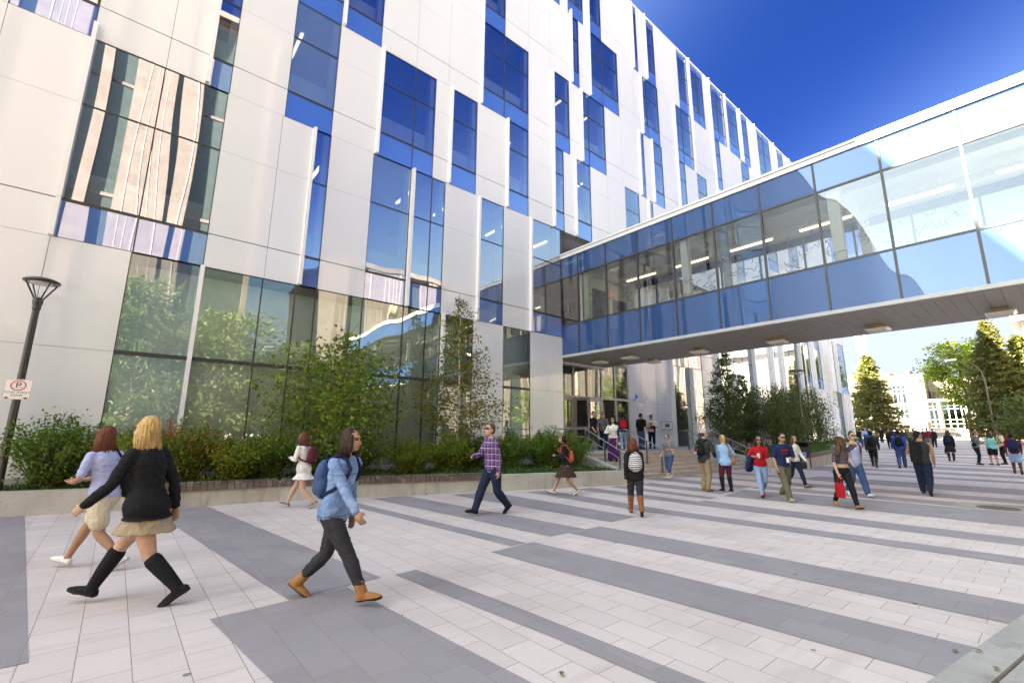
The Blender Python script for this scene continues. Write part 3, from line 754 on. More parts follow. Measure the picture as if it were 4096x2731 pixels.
def birch_bark(name, c, d):
    m, nt, out = newmat(name); p = N(nt, 'ShaderNodeBsdfPrincipled'); p.inputs['Roughness'].default_value = .7
    n1 = nz(nt, pos(nt, (2.5,2.5,22), True), 1, 3); L(nt, ramp(nt, n1, [(.36, d), (.46, c), (1, c)]), p.inputs['Base Color']); L(nt, p.outputs[0], out.inputs[0]); return m
M_BIRCH = birch_bark('white_birch_bark', (.62,.55,.47), (.12,.09,.07))
M_RBARK = birch_bark('red_brown_bark', (.23,.09,.055), (.09,.05,.035))
G_SHRUB = [leaf_mat('shrub_leaf_green', [(.07,.135,.02),(.10,.185,.026),(.14,.24,.03),(.085,.16,.022),(.22,.26,.03)]),
           leaf_mat('shrub_leaf_yellowing', [(.08,.15,.02),(.12,.20,.026),(.15,.23,.025),(.45,.36,.03),(.10,.17,.02),(.20,.26,.025),(.09,.16,.022),(.40,.27,.03)]),
           leaf_mat('shrub_leaf_bright', [(.09,.17,.015),(.13,.22,.02),(.22,.27,.02),(.10,.18,.02),(.40,.33,.03)]),
           leaf_mat('shrub_leaf_red', [(.42,.05,.02),(.45,.14,.02),(.30,.03,.02),(.25,.2,.02)])]
def make_shrub(seed, h, rad, nst, nleaf, lm, size=.05, red=False):
    rg = random.Random(seed); V = []; F = []; mb = MB(); mi = []
    for k in range(nst):
        a = rg.uniform(0, 2*PI); t = rg.uniform(.05, 1)**.7; hh = h*rg.uniform(.62, 1.05)*(1-.28*t)
        end = Vector((math.cos(a)*rad*t, math.sin(a)*rad*t*.75, hh)); b0 = Vector((math.cos(a)*.12, math.sin(a)*.12, 0))
        mid = b0.lerp(end, .5)+Vector((0,0,h*.13))+Vector((rg.gauss(0,.05),rg.gauss(0,.05),0))
        pts = [b0, mid, end]; mb.tube(pts, [.011,.007,.003], 4)
        tip = rg.random() < .28; topred = red and rg.random() < .3
        for j in range(nleaf//nst):
            u = rg.uniform(.12, 1.06)
            p = b0.lerp(mid, u*2) if u < .5 else mid.lerp(end, u*2-1)
            sp = .15*(1-.55*u)*rg.uniform(.2,1.4)
            if tip and u > .8: sp *= .4
            q = p+Vector((rg.gauss(0,sp), rg.gauss(0,sp), rg.gauss(0,sp*.8)))
            if q.z < .04: q.z = rg.uniform(.03,.3)
            leaf(V, F, q, size, rg); mi.append(1 if topred and u > .80 else 0)
    return V, F, mi, mb
_sh = {}
def shrub(loc, kind, var, label, h=1.2, rad=.85, sc=1.0, rz=0, group='shrubs along the planter'):
    root = empty('shrub', loc, rz, label, 'shrub', group); root.scale = (sc, sc, sc*h/1.2)
    key = (kind, var)
    if key not in _sh:
        V, F, mi, mb = make_shrub(100+kind*10+var, 1.25, 1.0, 80, 6400, kind, .06, kind == 1 and var == 1)
        _sh[key] = (leaf_obj('foliage', V, F, [G_SHRUB[kind], G_SHRUB[3]], root, mi), mb.build('stem', M_STEM, root, local=True))
    else:
        for o in _sh[key]:
            c = o.copy(); COL.objects.link(c); c.parent = root
    return root

def tree(name, label, loc, h, crown, leafm, barks, nleaf, lsize, seed, tr=.06, limbs=26, droop=.0, up=.55, clear=.2, asp=.6, group=None, spread=.22, lean=(0,0), bare=0, cat='tree'):
    """crown(t) gives the crown radius at height share t above the clear stem"""
    rg = random.Random(seed); root = empty(name, loc, 0, label, cat, group)
    tk = MB(); V = []; F = []
    n = 9; tp = []
    for i in range(n+1):
        t = i/n; tp.append(Vector((lean[0]*t*h+rg.gauss(0,.012*h)*t*(1-t)*2, lean[1]*t*h+rg.gauss(0,.012*h)*t*(1-t)*2, t*h*.97)))
    tk.tube(tp, [tr*(1-.86*(i/n))*(1.25 if i == 0 else 1) for i in range(n+1)], 8, 0)
    def at(t):
        f = max(0,min(.999,t))*n; i = int(f); return tp[i].lerp(tp[i+1], f-i)
    tw = []
    for k in range(limbs):
        t = clear+(1-clear)*((k+rg.uniform(0,.9))/limbs)*.97
        r = crown((t-clear)/(1-clear))*rg.uniform(.65,1.12); a = k*2.4+rg.uniform(-.5,.5)
        p0 = at(t); d = Vector((math.cos(a), math.sin(a), 0))
        p1 = p0+d*r*.5+Vector((0,0,r*up*.5)); p2 = p0+d*r+Vector((0,0,r*(up*.8)-droop*r*r))
        tk.tube([p0,p1,p2], [max(.008,tr*.42*(1-t*.6)), max(.006,tr*.22*(1-t*.5)), .004], 5, 1 if len(barks) > 1 else 0)
        m = max(2, int(r/.22))
        for j in range(m+1):
            u = .25+.75*j/m
            q = p0.lerp(p1, u*2) if u < .5 else p1.lerp(p2, u*2-1)
            tw.append((q, u, r, d))
            if u > .4:
                for _ in range(2):
                    e = q+Vector((rg.gauss(0,r*.22), rg.gauss(0,r*.22), rg.gauss(.02,r*.14)-droop*r*.3))
                    tk.tube([q, e], [.007,.003], 3, 1 if len(barks) > 1 else 0); tw.append((e, u, r, d))
    wts = [.35+x[2]*x[1] for x in tw]
    for q, u, r, d in rg.choices(tw, wts, k=nleaf):
        s = spread*(.35+.65*min(1.3, r))
        p = q+Vector((rg.gauss(0,s), rg.gauss(0,s), rg.gauss(0,s*.75)-(abs(rg.gauss(0,droop*1.6)))))
        if p.z < .12: continue
        leaf(V, F, p, lsize, rg, asp=asp, dirv=Vector((0,0,-1)) if droop > .2 else None)
    if bare:
        for k in range(6):
            a = k*1.9; p = at(.97-.03*k); tk.tube([p, p+Vector((math.cos(a)*.35, math.sin(a)*.35, .55))], [.007,.003], 3, 0)
        tk.tube([tp[-1], tp[-1]+Vector((.05,0,bare))], [.014,.004], 4, 0)
    tk.build('trunk', barks, root, smooth=True, local=True)
    leaf_obj('crown', V, F, [leafm], root)
    return root
def conifer(name, label, loc, h, rad, leafm, seed, ncl=900, group=None, droop=.25):
    rg = random.Random(seed); root = empty(name, loc, 0, label, 'conifer', group)
    tk = MB(); tk.tube([(0,0,0),(0,0,h*.5),(0,0,h*.98)], [h*.018,h*.011,.02], 8)
    V = []; F = []
    nb = 120
    for k in range(nb):
        t = (k+rg.random())/nb; z = h*(.10+.88*t**.9); r = rad*(1-t)**.82*rg.uniform(.7,1.15)+.18; a = k*2.399+rg.uniform(-.3,.3)
        d = Vector((math.cos(a), math.sin(a), 0)); p0 = Vector((0,0,z)); p2 = p0+d*r+Vector((0,0,-droop*r+.1*r*rg.random())); p1 = p0.lerp(p2,.5)+Vector((0,0,-.06*r))
        tk.tube([p0,p1,p2], [.05,.03,.012], 4)
        side = Vector((-d.y, d.x, 0))
        m = int(5+r*7)
        for j in range(m):
            u = .15+.85*(j+rg.random())/m; q = p0.lerp(p1,u*2) if u < .5 else p1.lerp(p2,u*2-1)
            w = r*.24*(1.15-u*.5)
            for s_ in range(9):
                off = side*rg.gauss(0,w)+d*rg.gauss(0,.12)+Vector((0,0,rg.gauss(-.05,.10)))
                leaf(V, F, q+off, .34, rg, asp=.42, dirv=(d*.7+side*rg.uniform(-.8,.8)+Vector((0,0,rg.uniform(-.5,.35)))))
    tk.build('trunk', M_BARK, root, smooth=True, local=True); leaf_obj('crown', V, F, [leafm], root)
    return root

# ------------------------------------------------------------------ long planter with timber seat in front of the facade
PW = [(-9,14.75),(-1.42,13.03),(.95,12.46),(3.16,12.21),(8.53,10.55),(13.02,9.36)]
WH = .44
def offset(pl, d):
    out = []
    for i, p in enumerate(pl):
        a = Vector(pl[max(0,i-1)]); c = Vector(pl[min(len(pl)-1,i+1)]); t = (c-a).normalized(); out.append((p[0]-t.y*d, p[1]+t.x*d))
    return out
end = [(13.3,9.4),(13.52,9.7),(13.55,10.3)]
outer = PW+end; inner = offset(outer, .32)
pl = empty('planter', (4, 13, 0), 0, 'long low concrete planter with a dark timber seat along its front', 'planter')
b = MB()
for i in range(len(outer)-1):
    p, q, q2, p2 = outer[i], outer[i+1], inner[i+1], inner[i]
    b.prism([p, q, q2, p2], -.05, WH)
b.build('wall', M_CONC, pl)
b = MB(); b.prism([*inner, (13.2, D-.06), (-9, D-.06)], -.05, WH-.07); b.build('soil', M_SOIL, pl)
# the timber seat: short boards laid across the wall top
b = MB(); M_WOOD = []
mw_, ntw, outw = newmat('weathered_timber')
pw = N(ntw, 'ShaderNodeBsdfPrincipled'); pw.inputs['Roughness'].default_value = .75
gw = N(ntw, 'ShaderNodeNewGeometry')
cw = ramp(ntw, gw.outputs['Random Per Island'], [(0,(.085,.06,.05)),(.35,(.15,.11,.09)),(.7,(.11,.075,.058)),(1,(.21,.165,.14))])
L(ntw, mixc(ntw, .5, cw, ramp(ntw, nz(ntw, pos(ntw,(30,30,4)), 1, 4), [(.3,.6),(.7,1.1)]), 'MULTIPLY'), pw.inputs['Base Color']); L(ntw, pw.outputs[0], outw.inputs[0])
for i in range(2, 4):
    a, c = Vector(PW[i]), Vector(PW[i+1]); ln = (c-a).length; t = (c-a)/ln; nn = Vector((-t.y, t.x)); k = 0; s = 0
    while s < ln-.05:
        w_ = .128; p = a+t*s; q = a+t*min(ln, s+w_-.012)
        b.prism([(p-nn*.045)[:], (q-nn*.045)[:], (q+nn*.44)[:], (p+nn*.44)[:]], WH-.155 if False else WH+.003, WH+.05)
        b.prism([(p-nn*.047)[:], (q-nn*.047)[:], (q-nn*.003)[:], (p-nn*.003)[:]], WH-.11, WH+.001)
        s += w_
b.build('timber_seat', mw_, pl)
# ground cover
def cover(name, label, poly_pts, z, n, seed, mat, size=.10, hgt=.14):
    rg = random.Random(seed); V = []; F = []
    xs = [p[0] for p in poly_pts]; ys = [p[1] for p in poly_pts]
    def inside(x, y):
        c = False; j = len(poly_pts)-1
        for i in range(len(poly_pts)):
            xi, yi = poly_pts[i][:2]; xj, yj = poly_pts[j][:2]
            if (yi > y) != (yj > y) and x < (xj-xi)*(y-yi)/(yj-yi)+xi: c = not c
            j = i
        return c
    k = 0
    while k < n:
        x, y = rg.uniform(min(xs),max(xs)), rg.uniform(min(ys),max(ys))
        if inside(x, y):
            zz = z(x) if callable(z) else z
            hh = hgt*(.5+.8*noise.noise((x*1.3,y*1.3,seed)))
            leaf(V, F, Vector((x, y, zz+rg.uniform(0,max(.03,hh)))), size, rg, asp=.3, dirv=Vector((rg.uniform(-1,1),rg.uniform(-1,1),.7))); k += 1
    o = leaf_obj(name, V, F, [mat], None); return tag(o, label, 'ground cover', None, 'stuff')
M_JUN = leaf_mat('juniper_green', [(.03,.07,.02),(.05,.10,.025),(.08,.15,.035),(.04,.085,.02)], .15)
cov_in = offset(outer, .40)
cover('ground_cover', 'low green juniper spreading over the planter soil behind the concrete wall', [(p[0],p[1]) for p in cov_in[1:]]+[(13.1,11.2),(12,13.4),(-2,14.2)], WH-.07, 11000, 5, M_JUN, .11, .16)

SL = [('wide loose green shrub with a few yellow leaves beside the black lamp post',0,0,(-.9,13.75),1.3,1.05),
('dense green shrub behind the two striding women at the left',1,0,(.25,13.65),1.15,1.0),
('shrub with red and orange tips behind the blonde woman',1,1,(1.35,13.45),1.35,.95),
('yellowing shrub low behind the left end of the timber seat',1,0,(2.25,13.15),1.0,.95),
('green shrub with orange flecks between the blonde woman and the woman in white',0,1,(3.1,13.25),1.15,.95),
('green shrub behind the woman in the white dress',0,0,(4.05,13.0),1.0,.9),
('dark green shrub at the foot of the spreading leafy tree',0,0,(5.2,12.95),1.05,.95),
('bright yellow green shrub right of the spreading tree',2,0,(6.6,12.35),1.0,.95),
('bright green rounded shrub left of the white birch stem',2,1,(7.75,12.2),1.05,1.0),
('dark green shrub just behind the white birch stem',0,1,(9.4,13.2),1.1,.95),
('tall green shrub behind the man in the plaid shirt',0,0,(10.2,12.1),1.15,1.0),
('broad green shrub behind the woman in the dark dress',0,1,(11.7,11.7),1.15,1.1),
('wide green shrub at the end of the planter beside the stair rail',0,0,(12.5,11.5),1.12,1.0),
('dark green shrub against the corner of the white building',0,1,(12.6,13.2),1.1,.95),
('dark green shrub close to the ground floor glass behind the planter',0,1,(2.6,14.0),.95,.8)]
for i, (lb, kd, vr, (x, y), h, sc) in enumerate(SL):
    shrub((x, y, WH-.08), kd, vr, lb, h=h*1.08, sc=sc*1.08, rz=i*1.7)

# ------------------------------------------------------------------ trees by the facade
L_T1 = leaf_mat('cherry_leaf', [(.09,.16,.022),(.13,.22,.03),(.20,.29,.035),(.22,.16,.045),(.11,.19,.03),(.34,.39,.05)], .5)
L_T2 = leaf_mat('birch_leaf', [(.10,.15,.025),(.15,.19,.03),(.22,.17,.04),(.12,.17,.025),(.26,.19,.05)], .35)
L_T3 = leaf_mat('dark_tree_leaf', [(.045,.075,.02),(.07,.11,.027),(.10,.14,.034),(.055,.09,.022),(.14,.14,.04)], .2)
cr1 = lambda t: 2.05*max(.05, math.sin(min(1,.12+t*.93)*PI)**.65)*(1-.30*t)
tree('leafy_tree', 'round spreading green tree with some bronze leaves in the planter by the big windows', (4.75,12.95,WH-.08), 4.15, cr1, L_T1, [M_BARK], 5400, .125, 21, .07, 40, .03, .35, .13, .62, spread=.22, bare=.9)
cr2 = lambda t: 1.75*(max(0,1-t)**.85)*min(1,.35+t*4.)
tree('birch_tree', 'slender birch with a white stem and thin bronze green crown in the planter', (8.6,12.95,WH-.08), 6.1, cr2, L_T2, [M_BIRCH, M_RBARK], 4800, .10, 22, .055, 44, .02, .12, .16, .62, spread=.17)

# ------------------------------------------------------------------ entrance stairs, landing, rails
E_ = Vector((.9998,-.02)); Nn = Vector((.02,.9998)); S0 = Vector((13.9,10.4)); SW = 10.2
def st(s, n): p = S0+E_*s+Nn*n; return (p.x, p.y)
stair = empty('entrance_stairs', (19, 10.5, 0), 0, 'wide pale concrete stairs climbing from the plaza to the entrance doors', 'stairs')
b = MB(); nr = 6; rz_ = LZ/nr; tr_ = .285
for i in range(nr):
    n0 = i*tr_
    b.prism([st(0,n0), st(SW,n0), st(SW,n0+tr_+.02 if i < nr-1 else n0+.6), st(0,n0+tr_+.02 if i < nr-1 else n0+.6)], -.05 if i == 0 else i*rz_-.02, (i+1)*rz_)
b.build('step', M_STAIR, stair)
b = MB()
for i in range(nr): b.prism([st(0,i*tr_-.003), st(SW,i*tr_-.003), st(SW,i*tr_+.0), st(0,i*tr_+.0)], i*rz_+.002, (i+1)*rz_-.035)
b.build('riser', pm('stair_riser', (.44,.38,.31), .85, .2, 6), stair)
b = MB(); a0 = st(0,5*tr_+.6); a1 = st(SW,5*tr_+.6)
b.prism([a0, a1, (27.5, 12.6), (33, 14.0), (33, 16.9), (AX, AY+.3), (AX, D-.05), (a0[0], D-.05)], 0, LZ-.002); b.build('landing', M_CONC2, stair)
# side walls of the stairs
b = MB(); q0, q1 = st(-.02,-.1), st(-.02,5*tr_+.7); q2, q3 = st(-.36,5*tr_+.7), st(-.36,-.1)
b.prism([q0,q1,q2,q3], -.05, [WH-.05,LZ+.12,LZ+.12,WH-.05])
b.prism([q1,(q1[0],14.4),(q2[0],14.4),q2], -.05, LZ+.12)
b.build('side_wall', M_CONC2, stair); b = MB()
p0, p1, p2, p3 = st(SW+.02,.15), st(SW+.02,5*tr_+.8), st(SW+.34,5*tr_+.8), st(SW+.34,.15)
b.prism([p0,p1,p2,p3], -.05, [.45,1.1,1.1,.45])
b.build('side_wall', M_CONC2, stair)
b = MB(); b.prism([(27.9,14.3),(36.2,13.6),(36.25,13.9),(27.95,14.6)], 0, 1.78); b.build('parapet_wall', M_CONC2, stair)
M_RAIL = pm('galvanised_rail', (.34,.35,.37), .38, .08, metal=.75)
def rail(s, label, top=None, brace=True, n1=1.75, ext=.45):
    rt = empty('handrail', (*st(s,0), 0), 0, label, 'handrail', 'steel handrails of the stairs')
    H_ = .92
    a = Vector((*st(s,-.35), .02+H_)); a2 = Vector((*st(s,.05), rz_+H_-.06)); c = Vector((*st(s,n1), LZ+H_)); d = Vector((*st(s,n1+ext), LZ+H_))
    m = MB(); m.tube([a, a2, c, d], .024, 8); m.tube([a-Vector((0,0,.30)), a2-Vector((0,0,.30)), c-Vector((0,0,.30)), d-Vector((0,0,.30))], .016, 8); m.build('rail', M_RAIL, rt, smooth=True)
    for nn_, zz in ((.12, rz_), (.12+tr_*2.4, rz_*3), (n1, LZ)):
        p = Vector((*st(s,nn_), zz)); m = MB(); tz = a2.lerp(c, max(0,(nn_-.05)/(n1-.05))).z
        m.box(p.x-.018, p.x+.018, p.y-.028, p.y+.028, p.z+.012, tz-.02); m.box(p.x-.11, p.x+.11, p.y-.08, p.y+.08, p.z+.001, p.z+.014)
        m.build('post', pm('dark_steel_post', (.09,.095,.11), .4, .1, metal=.4), rt)
    if brace:
        m = MB(); m.bar(a-Vector((0,0,.02))+Vector((-.0,.0,0)), Vector((*st(s,.12), rz_+.25)), .05, .012); m.build('brace', M_RAIL, rt)
    return rt
rail(.12, 'steel handrail on the left side of the stairs behind the shrub', brace=False, ext=1.6)
rail(2.75, 'steel handrail with a diagonal brace in front of the red backpack')
rail(7.6, 'steel handrail behind the man in the grey cap')
rail(10.0, 'steel handrail at the right end of the stairs by the concrete wall', brace=False)

# ------------------------------------------------------------------ planter and trees beyond the stairs
A0, A1, A2 = gs(1861,1077), gs(1905,1066), gs(1925,1040)
rp = empty('planter', (30,12,0), 0, 'raised concrete planter with a dark cap beside the litter bin', 'planter')
q = [(A0.x,A0.y),(A1.x+.5,A1.y)]
poly_ = [(A0.x,A0.y),(A1.x+3,A1.y+.35),(A1.x+12,A1.y+3.2),(58,13.6),(36.3,13.55),(27.6,13.2),(A0.x-1.0,A0.y+2.0)]
b = MB()
inn = []
cxm = sum(p[0] for p in poly_)/len(poly_); cym = sum(p[1] for p in poly_)/len(poly_)
for i in range(len(poly_)):
    p = Vector(poly_[i]); t1 = (Vector(poly_[(i+1)%len(poly_)])-p).normalized(); t0 = (p-Vector(poly_[i-1])).normalized(); t = (t0+t1).normalized(); inn.append((p.x-t.y*.3, p.y+t.x*.3))
for i in range(len(poly_)):
    j = (i+1)%len(poly_); b.prism([poly_[i],poly_[j],inn[j],inn[i]], -.1, [zg(poly_[i][0])+.5, zg(poly_[j][0])+.5, zg(inn[j][0])+.5, zg(inn[i][0])+.5])
b.build('wall', M_CONC, rp)
b = MB()
for i in range(2):
    j = i+1; po = [tuple(Vector(poly_[i])-(Vector(inn[i])-Vector(poly_[i]))*.15), tuple(Vector(poly_[j])-(Vector(inn[j])-Vector(poly_[j]))*.15), inn[j], inn[i]]
    b.prism(po, [zg(v[0])+.505 for v in po], [zg(v[0])+.66 for v in po])
b.build('timber_seat', mw_, rp)
b = MB(); b.prism(inn, -.1, [zg(p[0])+.42 for p in inn]); b.build('soil', M_SOIL, rp)
cover('ground_cover', 'leafy green plants low in the right hand planter behind the litter bin', inn, lambda x: zg(x)+.42, 5000, 9, leaf_mat('bedding_green', [(.05,.11,.02),(.08,.16,.03),(.12,.20,.04)], .2), .22, .4)
cr3 = lambda t: 1.6*(max(0,1-t)**.9)*min(1,.4+t*3.2)
tree('young_tree', 'narrow dark green tree tapering to a thin top right of the stairs', (26.6,12.3,zg(26.6)+.4), 6.5, cr3, L_T3, [M_BARK], 8000, .12, 31, .06, 46, .03, .3, .12, .6, spread=.16)
tree('young_tree', 'slim dark tree with a pointed top behind the man in the dark shirt', (30.3,13.0,zg(30)+.4), 5.2, lambda t: 1.25*(max(0,1-t)**.7)*min(1,.4+t*3), L_T3, [M_BARK], 6000, .12, 32, .05, 36, .03, .4, .12, .6, spread=.17)
crw = lambda t: 2.0*max(.2, math.sin(min(1,.2+t*.75)*PI)**.6)
tree('weeping_tree', 'dark weeping tree with drooping branches behind the litter bin', (31.4,11.9,zg(31)+.4), 4.4, crw, L_T3, [M_BARK], 10000, .13, 33, .07, 34, .33, .5, .28, .5, spread=.2)
tree('weeping_tree', 'dark weeping tree next to the tall street lamp', (39.5,13.2,zg(39)+.4), 4.6, lambda t: 2.6*max(.2, math.sin(min(1,.2+t*.75)*PI)**.6), L_T3, [M_BARK], 11000, .15, 34, .07, 38, .3, .5, .26, .5, spread=.22)
# reflected trees behind the viewer
L_WIL = leaf_mat('willow_leaf', [(.07,.10,.035),(.09,.125,.04),(.115,.15,.05),(.08,.112,.038)], .35)
for i, (x, y, h, r) in enumerate(((.2,-7.6,11.5,3.4),(5.2,-8.2,10.2,3.4),(-4.6,-9.6,7.5,2.6),(9.6,-9,8.4,3.0),(13.2,-9.4,7.0,2.6))):
    tree('willow_tree', ['tall yellow green willow mirrored in the ground floor windows left of the tall fin','yellow green willow mirrored in the ground floor windows right of the tall fin','small willow mirrored at the left end of the ground floor','willow mirrored behind the round green tree','low willow mirrored near the slender birch'][i], (x, y, 0), h, (lambda r: lambda t: r*max(.25, math.sin(min(1,.2+t*.78)*PI)**.6))(r), L_WIL, [M_BARK], 12000, .36, 40+i, .22, 40, .10, .5, .14, .35, spread=.30)
L_ELM = leaf_mat('elm_leaf', [(.06,.10,.02),(.09,.14,.03),(.14,.18,.03)], .35)
for i, (x, h) in enumerate(((37,7),(47,9),(58,8),(70,11),(88,12),(104,13))):
    tree('plaza_tree', ['small tree','taller tree','small bushy tree','tall tree','tall broad tree','far tall tree'][i]+' mirrored in the glass wall past the footbridge', (x, -9.6, zg(x)), h, lambda t: 2.3*max(.2, math.sin(min(1,.15+t*.8)*PI)**.6), L_ELM, [M_BARK], 2600, .30, 50+i, .12, 26, .05, .5, .2, .5, spread=.35, group='trees along the far side of the plaza')
# ------------------------------------------------------------------ lamps, sign, bin, manhole
M_BLK = pm('black_lamp_paint', (.022,.02,.018), .32, .15, coat=.3)
M_SIGN = pm('white_sign_face', (.80,.79,.77), .4, .03); M_RED = pm('sign_red', (.62,.045,.03), .45, .05); M_BLKP = pm('sign_black', (.02,.02,.02), .5, .05); M_BRN = pm('sign_brown_letters', (.16,.06,.04), .5, .05)
def disc_lamp(loc, h, label, r=.40, group='black disc street lamps'):
    rt = empty('street_lamp', loc, 0, label, 'street lamp', group)
    b = MB(); b.lathe([(.13,0),(.13,.04),(.075,.07),(.07,.5),(.058,h-.62),(.07,h-.60),(.07,h-.5),(.085,h-.49),(.085,h-.36),(.05,h-.34)], (0,0,0), 20)
    for k in range(4):
        a = k*PI/2+.6; b.tube([(.06*math.cos(a),.06*math.sin(a),h-.40),(r*.93*math.cos(a),r*.93*math.sin(a),h-.015)], .016, 6)
    b.build('post', M_BLK, rt, smooth=False, local=True)
    b = MB(); b.lathe([(r*.96,h-.02),(r,h-.01),(r,h+.02),(r*.7,h+.065),(r*.3,h+.085),(.01,h+.09)], (0,0,0), 32); b.build('lamp_head', M_BLK, rt, smooth=True, local=True)
    b = MB(); b.lathe([(r*.55,h-.05),(r*.62,h-.021)], (0,0,0), 24); b.build('lens', M_LENS, rt, local=True)
    return rt
disc_lamp((-1.62,13.72,WH-.08), 4.62-WH+.16, 'black street lamp with a wide disc head carrying the no parking sign', .30)
disc_lamp((31.8,10.25,zg(31.8)), 5.35, 'tall black disc street lamp between the dark weeping trees and the first conifer', .42)
disc_lamp((60,17.2,zg(60)), 5.3, 'far black disc street lamp in front of the first conifer', .42)
# no parking sign on the lamp post
sg = empty('parking_sign', (-1.62,13.60,2.40), R(-8), 'white no parking sign reading TOW AWAY ZONE on the lamp post', 'sign')
b = MB(); W_, H_ = .27, .30; rr = .04; pts = []
for cx_, cz_, a0 in ((W_-rr,H_-rr,0),(-W_+rr,H_-rr,90),(-W_+rr,-H_+rr,180),(W_-rr,-H_+rr,270)):
    for k in range(5): a = R(a0+k*22.5); pts.append((cx_+rr*math.cos(a), cz_+rr*math.sin(a)))
n = len(pts); b.add([(x,-.004,z) for x,z in pts]+[(x,.004,z) for x,z in pts], [tuple(range(n))[::1], tuple(range(2*n-1,n-1,-1))]+[(i,n+i,n+(i+1)%n,(i+1)%n) for i in range(n)])
b.build('sign_plate', M_SIGN, sg, local=True)
def ring(mb, pts0, pts1, y, m=0):
    n = len(pts0); mb.add([(x,y,z) for x,z in pts0]+[(x,y,z) for x,z in pts1], [(i,(i+1)%n,n+(i+1)%n,n+i) for i in range(n)], m)
b = MB(); ring(b, [(x*.965,z*.965) for x,z in pts], [(x*.94,z*.94) for x,z in pts], -.006); b.build('border', M_RED, sg, local=True)
b = MB(); c0 = .115; ring(b, [(.155*math.cos(k*PI/20), c0+.155*math.sin(k*PI/20)) for k in range(40)], [(.128*math.cos(k*PI/20), c0+.128*math.sin(k*PI/20)) for k in range(40)], -.0075)
b.bar((-.098,-.0085,c0+.098),(.098,-.0085,c0-.098), .024, .002); b.build('prohibition_ring', M_RED, sg, local=True)
b = MB()
for s_ in (-1, 1):
    b.add([(s_*.235,-.007,-.255),(s_*.165,-.007,-.22),(s_*.165,-.007,-.29)], [(0,1,2)]); b.box(min(s_*.165,s_*.135),max(s_*.165,s_*.135),-.0075,-.006,-.265,-.245)
b.build('arrow', M_BLKP, sg, local=True)
def ltext(body, size, x, z, mat, y=-.0065):
    t = text(body, size, (0,0,0), (R(90),0,0), mat, None, 'lettering', .0006); t.parent = sg; t.location = (x, y, z); return t
ltext('P', .235, 0, c0, M_BLKP, -.0062); ltext('TOW AWAY', .088, 0, -.095, M_BRN); ltext('ZONE', .088, 0, -.18, M_BRN)
sg.scale = (.76, 1, .68)
# litter bin
bp = gs(1850,1077)
bn = empty('litter_bin', (bp.x+.2,bp.y+.25,zg(bp.x)), R(-38), 'tall black litter bin with a blue recycling label by the right planter', 'litter bin')
b = MB(); b.box(-.33,.33,-.3,.3,.05,.92); b.box(-.31,.31,-.28,.28,0,.05); b.box(-.36,.36,-.33,.33,.921,1.0); b.box(-.33,-.27,-.3,.3,1.001,1.22); b.box(.27,.33,-.3,.3,1.001,1.22); b.box(-.27,.27,.24,.3,1.001,1.22); b.box(-.36,.36,-.33,.33,1.221,1.29)
b.build('body', pm('bin_black', (.035,.033,.033), .45, .1), bn, local=True)
b = MB(); b.box(-.14,.14,-.306,-.301,.52,.78); b.build('label', pm('bin_blue_label', (.06,.22,.55), .5, .05), bn, local=True)
b = MB(); 
for k in range(3):
    a0 = R(90+k*120); pts_ = [(.075*math.cos(a0+R(q)), .66+.075*math.sin(a0+R(q))) for q in (12,40,68,92)]
    b.tube([(x,-.309,z) for x,z in pts_], .011, 4)
    e = pts_[-1]; a = a0+R(92); b.add([(e[0]+.03*math.cos(a),-.309,e[1]+.03*math.sin(a)),(e[0]-.03*math.cos(a),-.309,e[1]-.03*math.sin(a)),(e[0]-.04*math.sin(a),-.309,e[1]+.04*math.cos(a))], [(0,1,2)])
b.build('recycling_mark', M_SIGN, bn, local=True)
for i, w_ in enumerate(('mixed', 'recycling')):
    t = text(w_, .075, (0,0,0), (R(90),0,0), M_SIGN, None, 'lettering', .0006); t.parent = bn; t.location = (0,-.303,.44-i*.09)
# manhole grate in its concrete slab
b = MB(); b.poly([(x,y,.0065) for x, y in ((14.85,1.88),(16.35,2.04),(17.4,-.6),(15.9,-.9))][::-1])
tag(b.build('concrete_patch', M_KERB), kind='structure')
mh = empty('drain_cover', (15.75,1.25,.008), 0, 'round iron drain grate set in a concrete slab in the paving', 'drain cover')
b = MB(); b.lathe([(.37,0),(.37,.012),(.32,.012),(.32,.002)], (0,0,0), 32); 
for k in range(-6, 7):
    x = k*.048; l = math.sqrt(max(0,.32**2-x*x)); b.box(x-.012, x+.012, -l, l, .001, .011)
b.build('grate', pm('rusty_iron', (.13,.09,.075), .7, .25, 20), mh, local=True)
b = MB(); b.lathe([(.31,.0003),(.3,.0006)], (0,0,0), 24); b.build('pit', M_BLKP, mh, local=True)
# a few fallen leaves by the kerb
M_FALL = pm('fallen_leaf', (.13,.14,.03), .7, .3, 6)
for i, (px, py) in enumerate(((2290,1550),(2262,1508),(2205,1498),(1290,1545))):
    p = gp(px, py); b = MB(); a = i*1.3; z_ = .03 if i < 2 else .012
    c, s_ = math.cos(a), math.sin(a)
    b.add([(0,0,.004),(.035*c-.02*s_,.035*s_+.02*c,.012),(.07*c,.07*s_,.006),(.035*c+.02*s_,.035*s_-.02*c,.010)], [(0,1,2),(0,2,3)])
    o = b.build('fallen_leaf', M_FALL); o.location = (p.x,p.y,z_); tag(o, ['green brown leaf lying in the gutter at the corner','small dry leaf lying on the kerb joint','dry leaf on the light paving near the kerb','small leaf lying on the dark paving nearest the viewer'][i], 'leaf', 'fallen leaves')

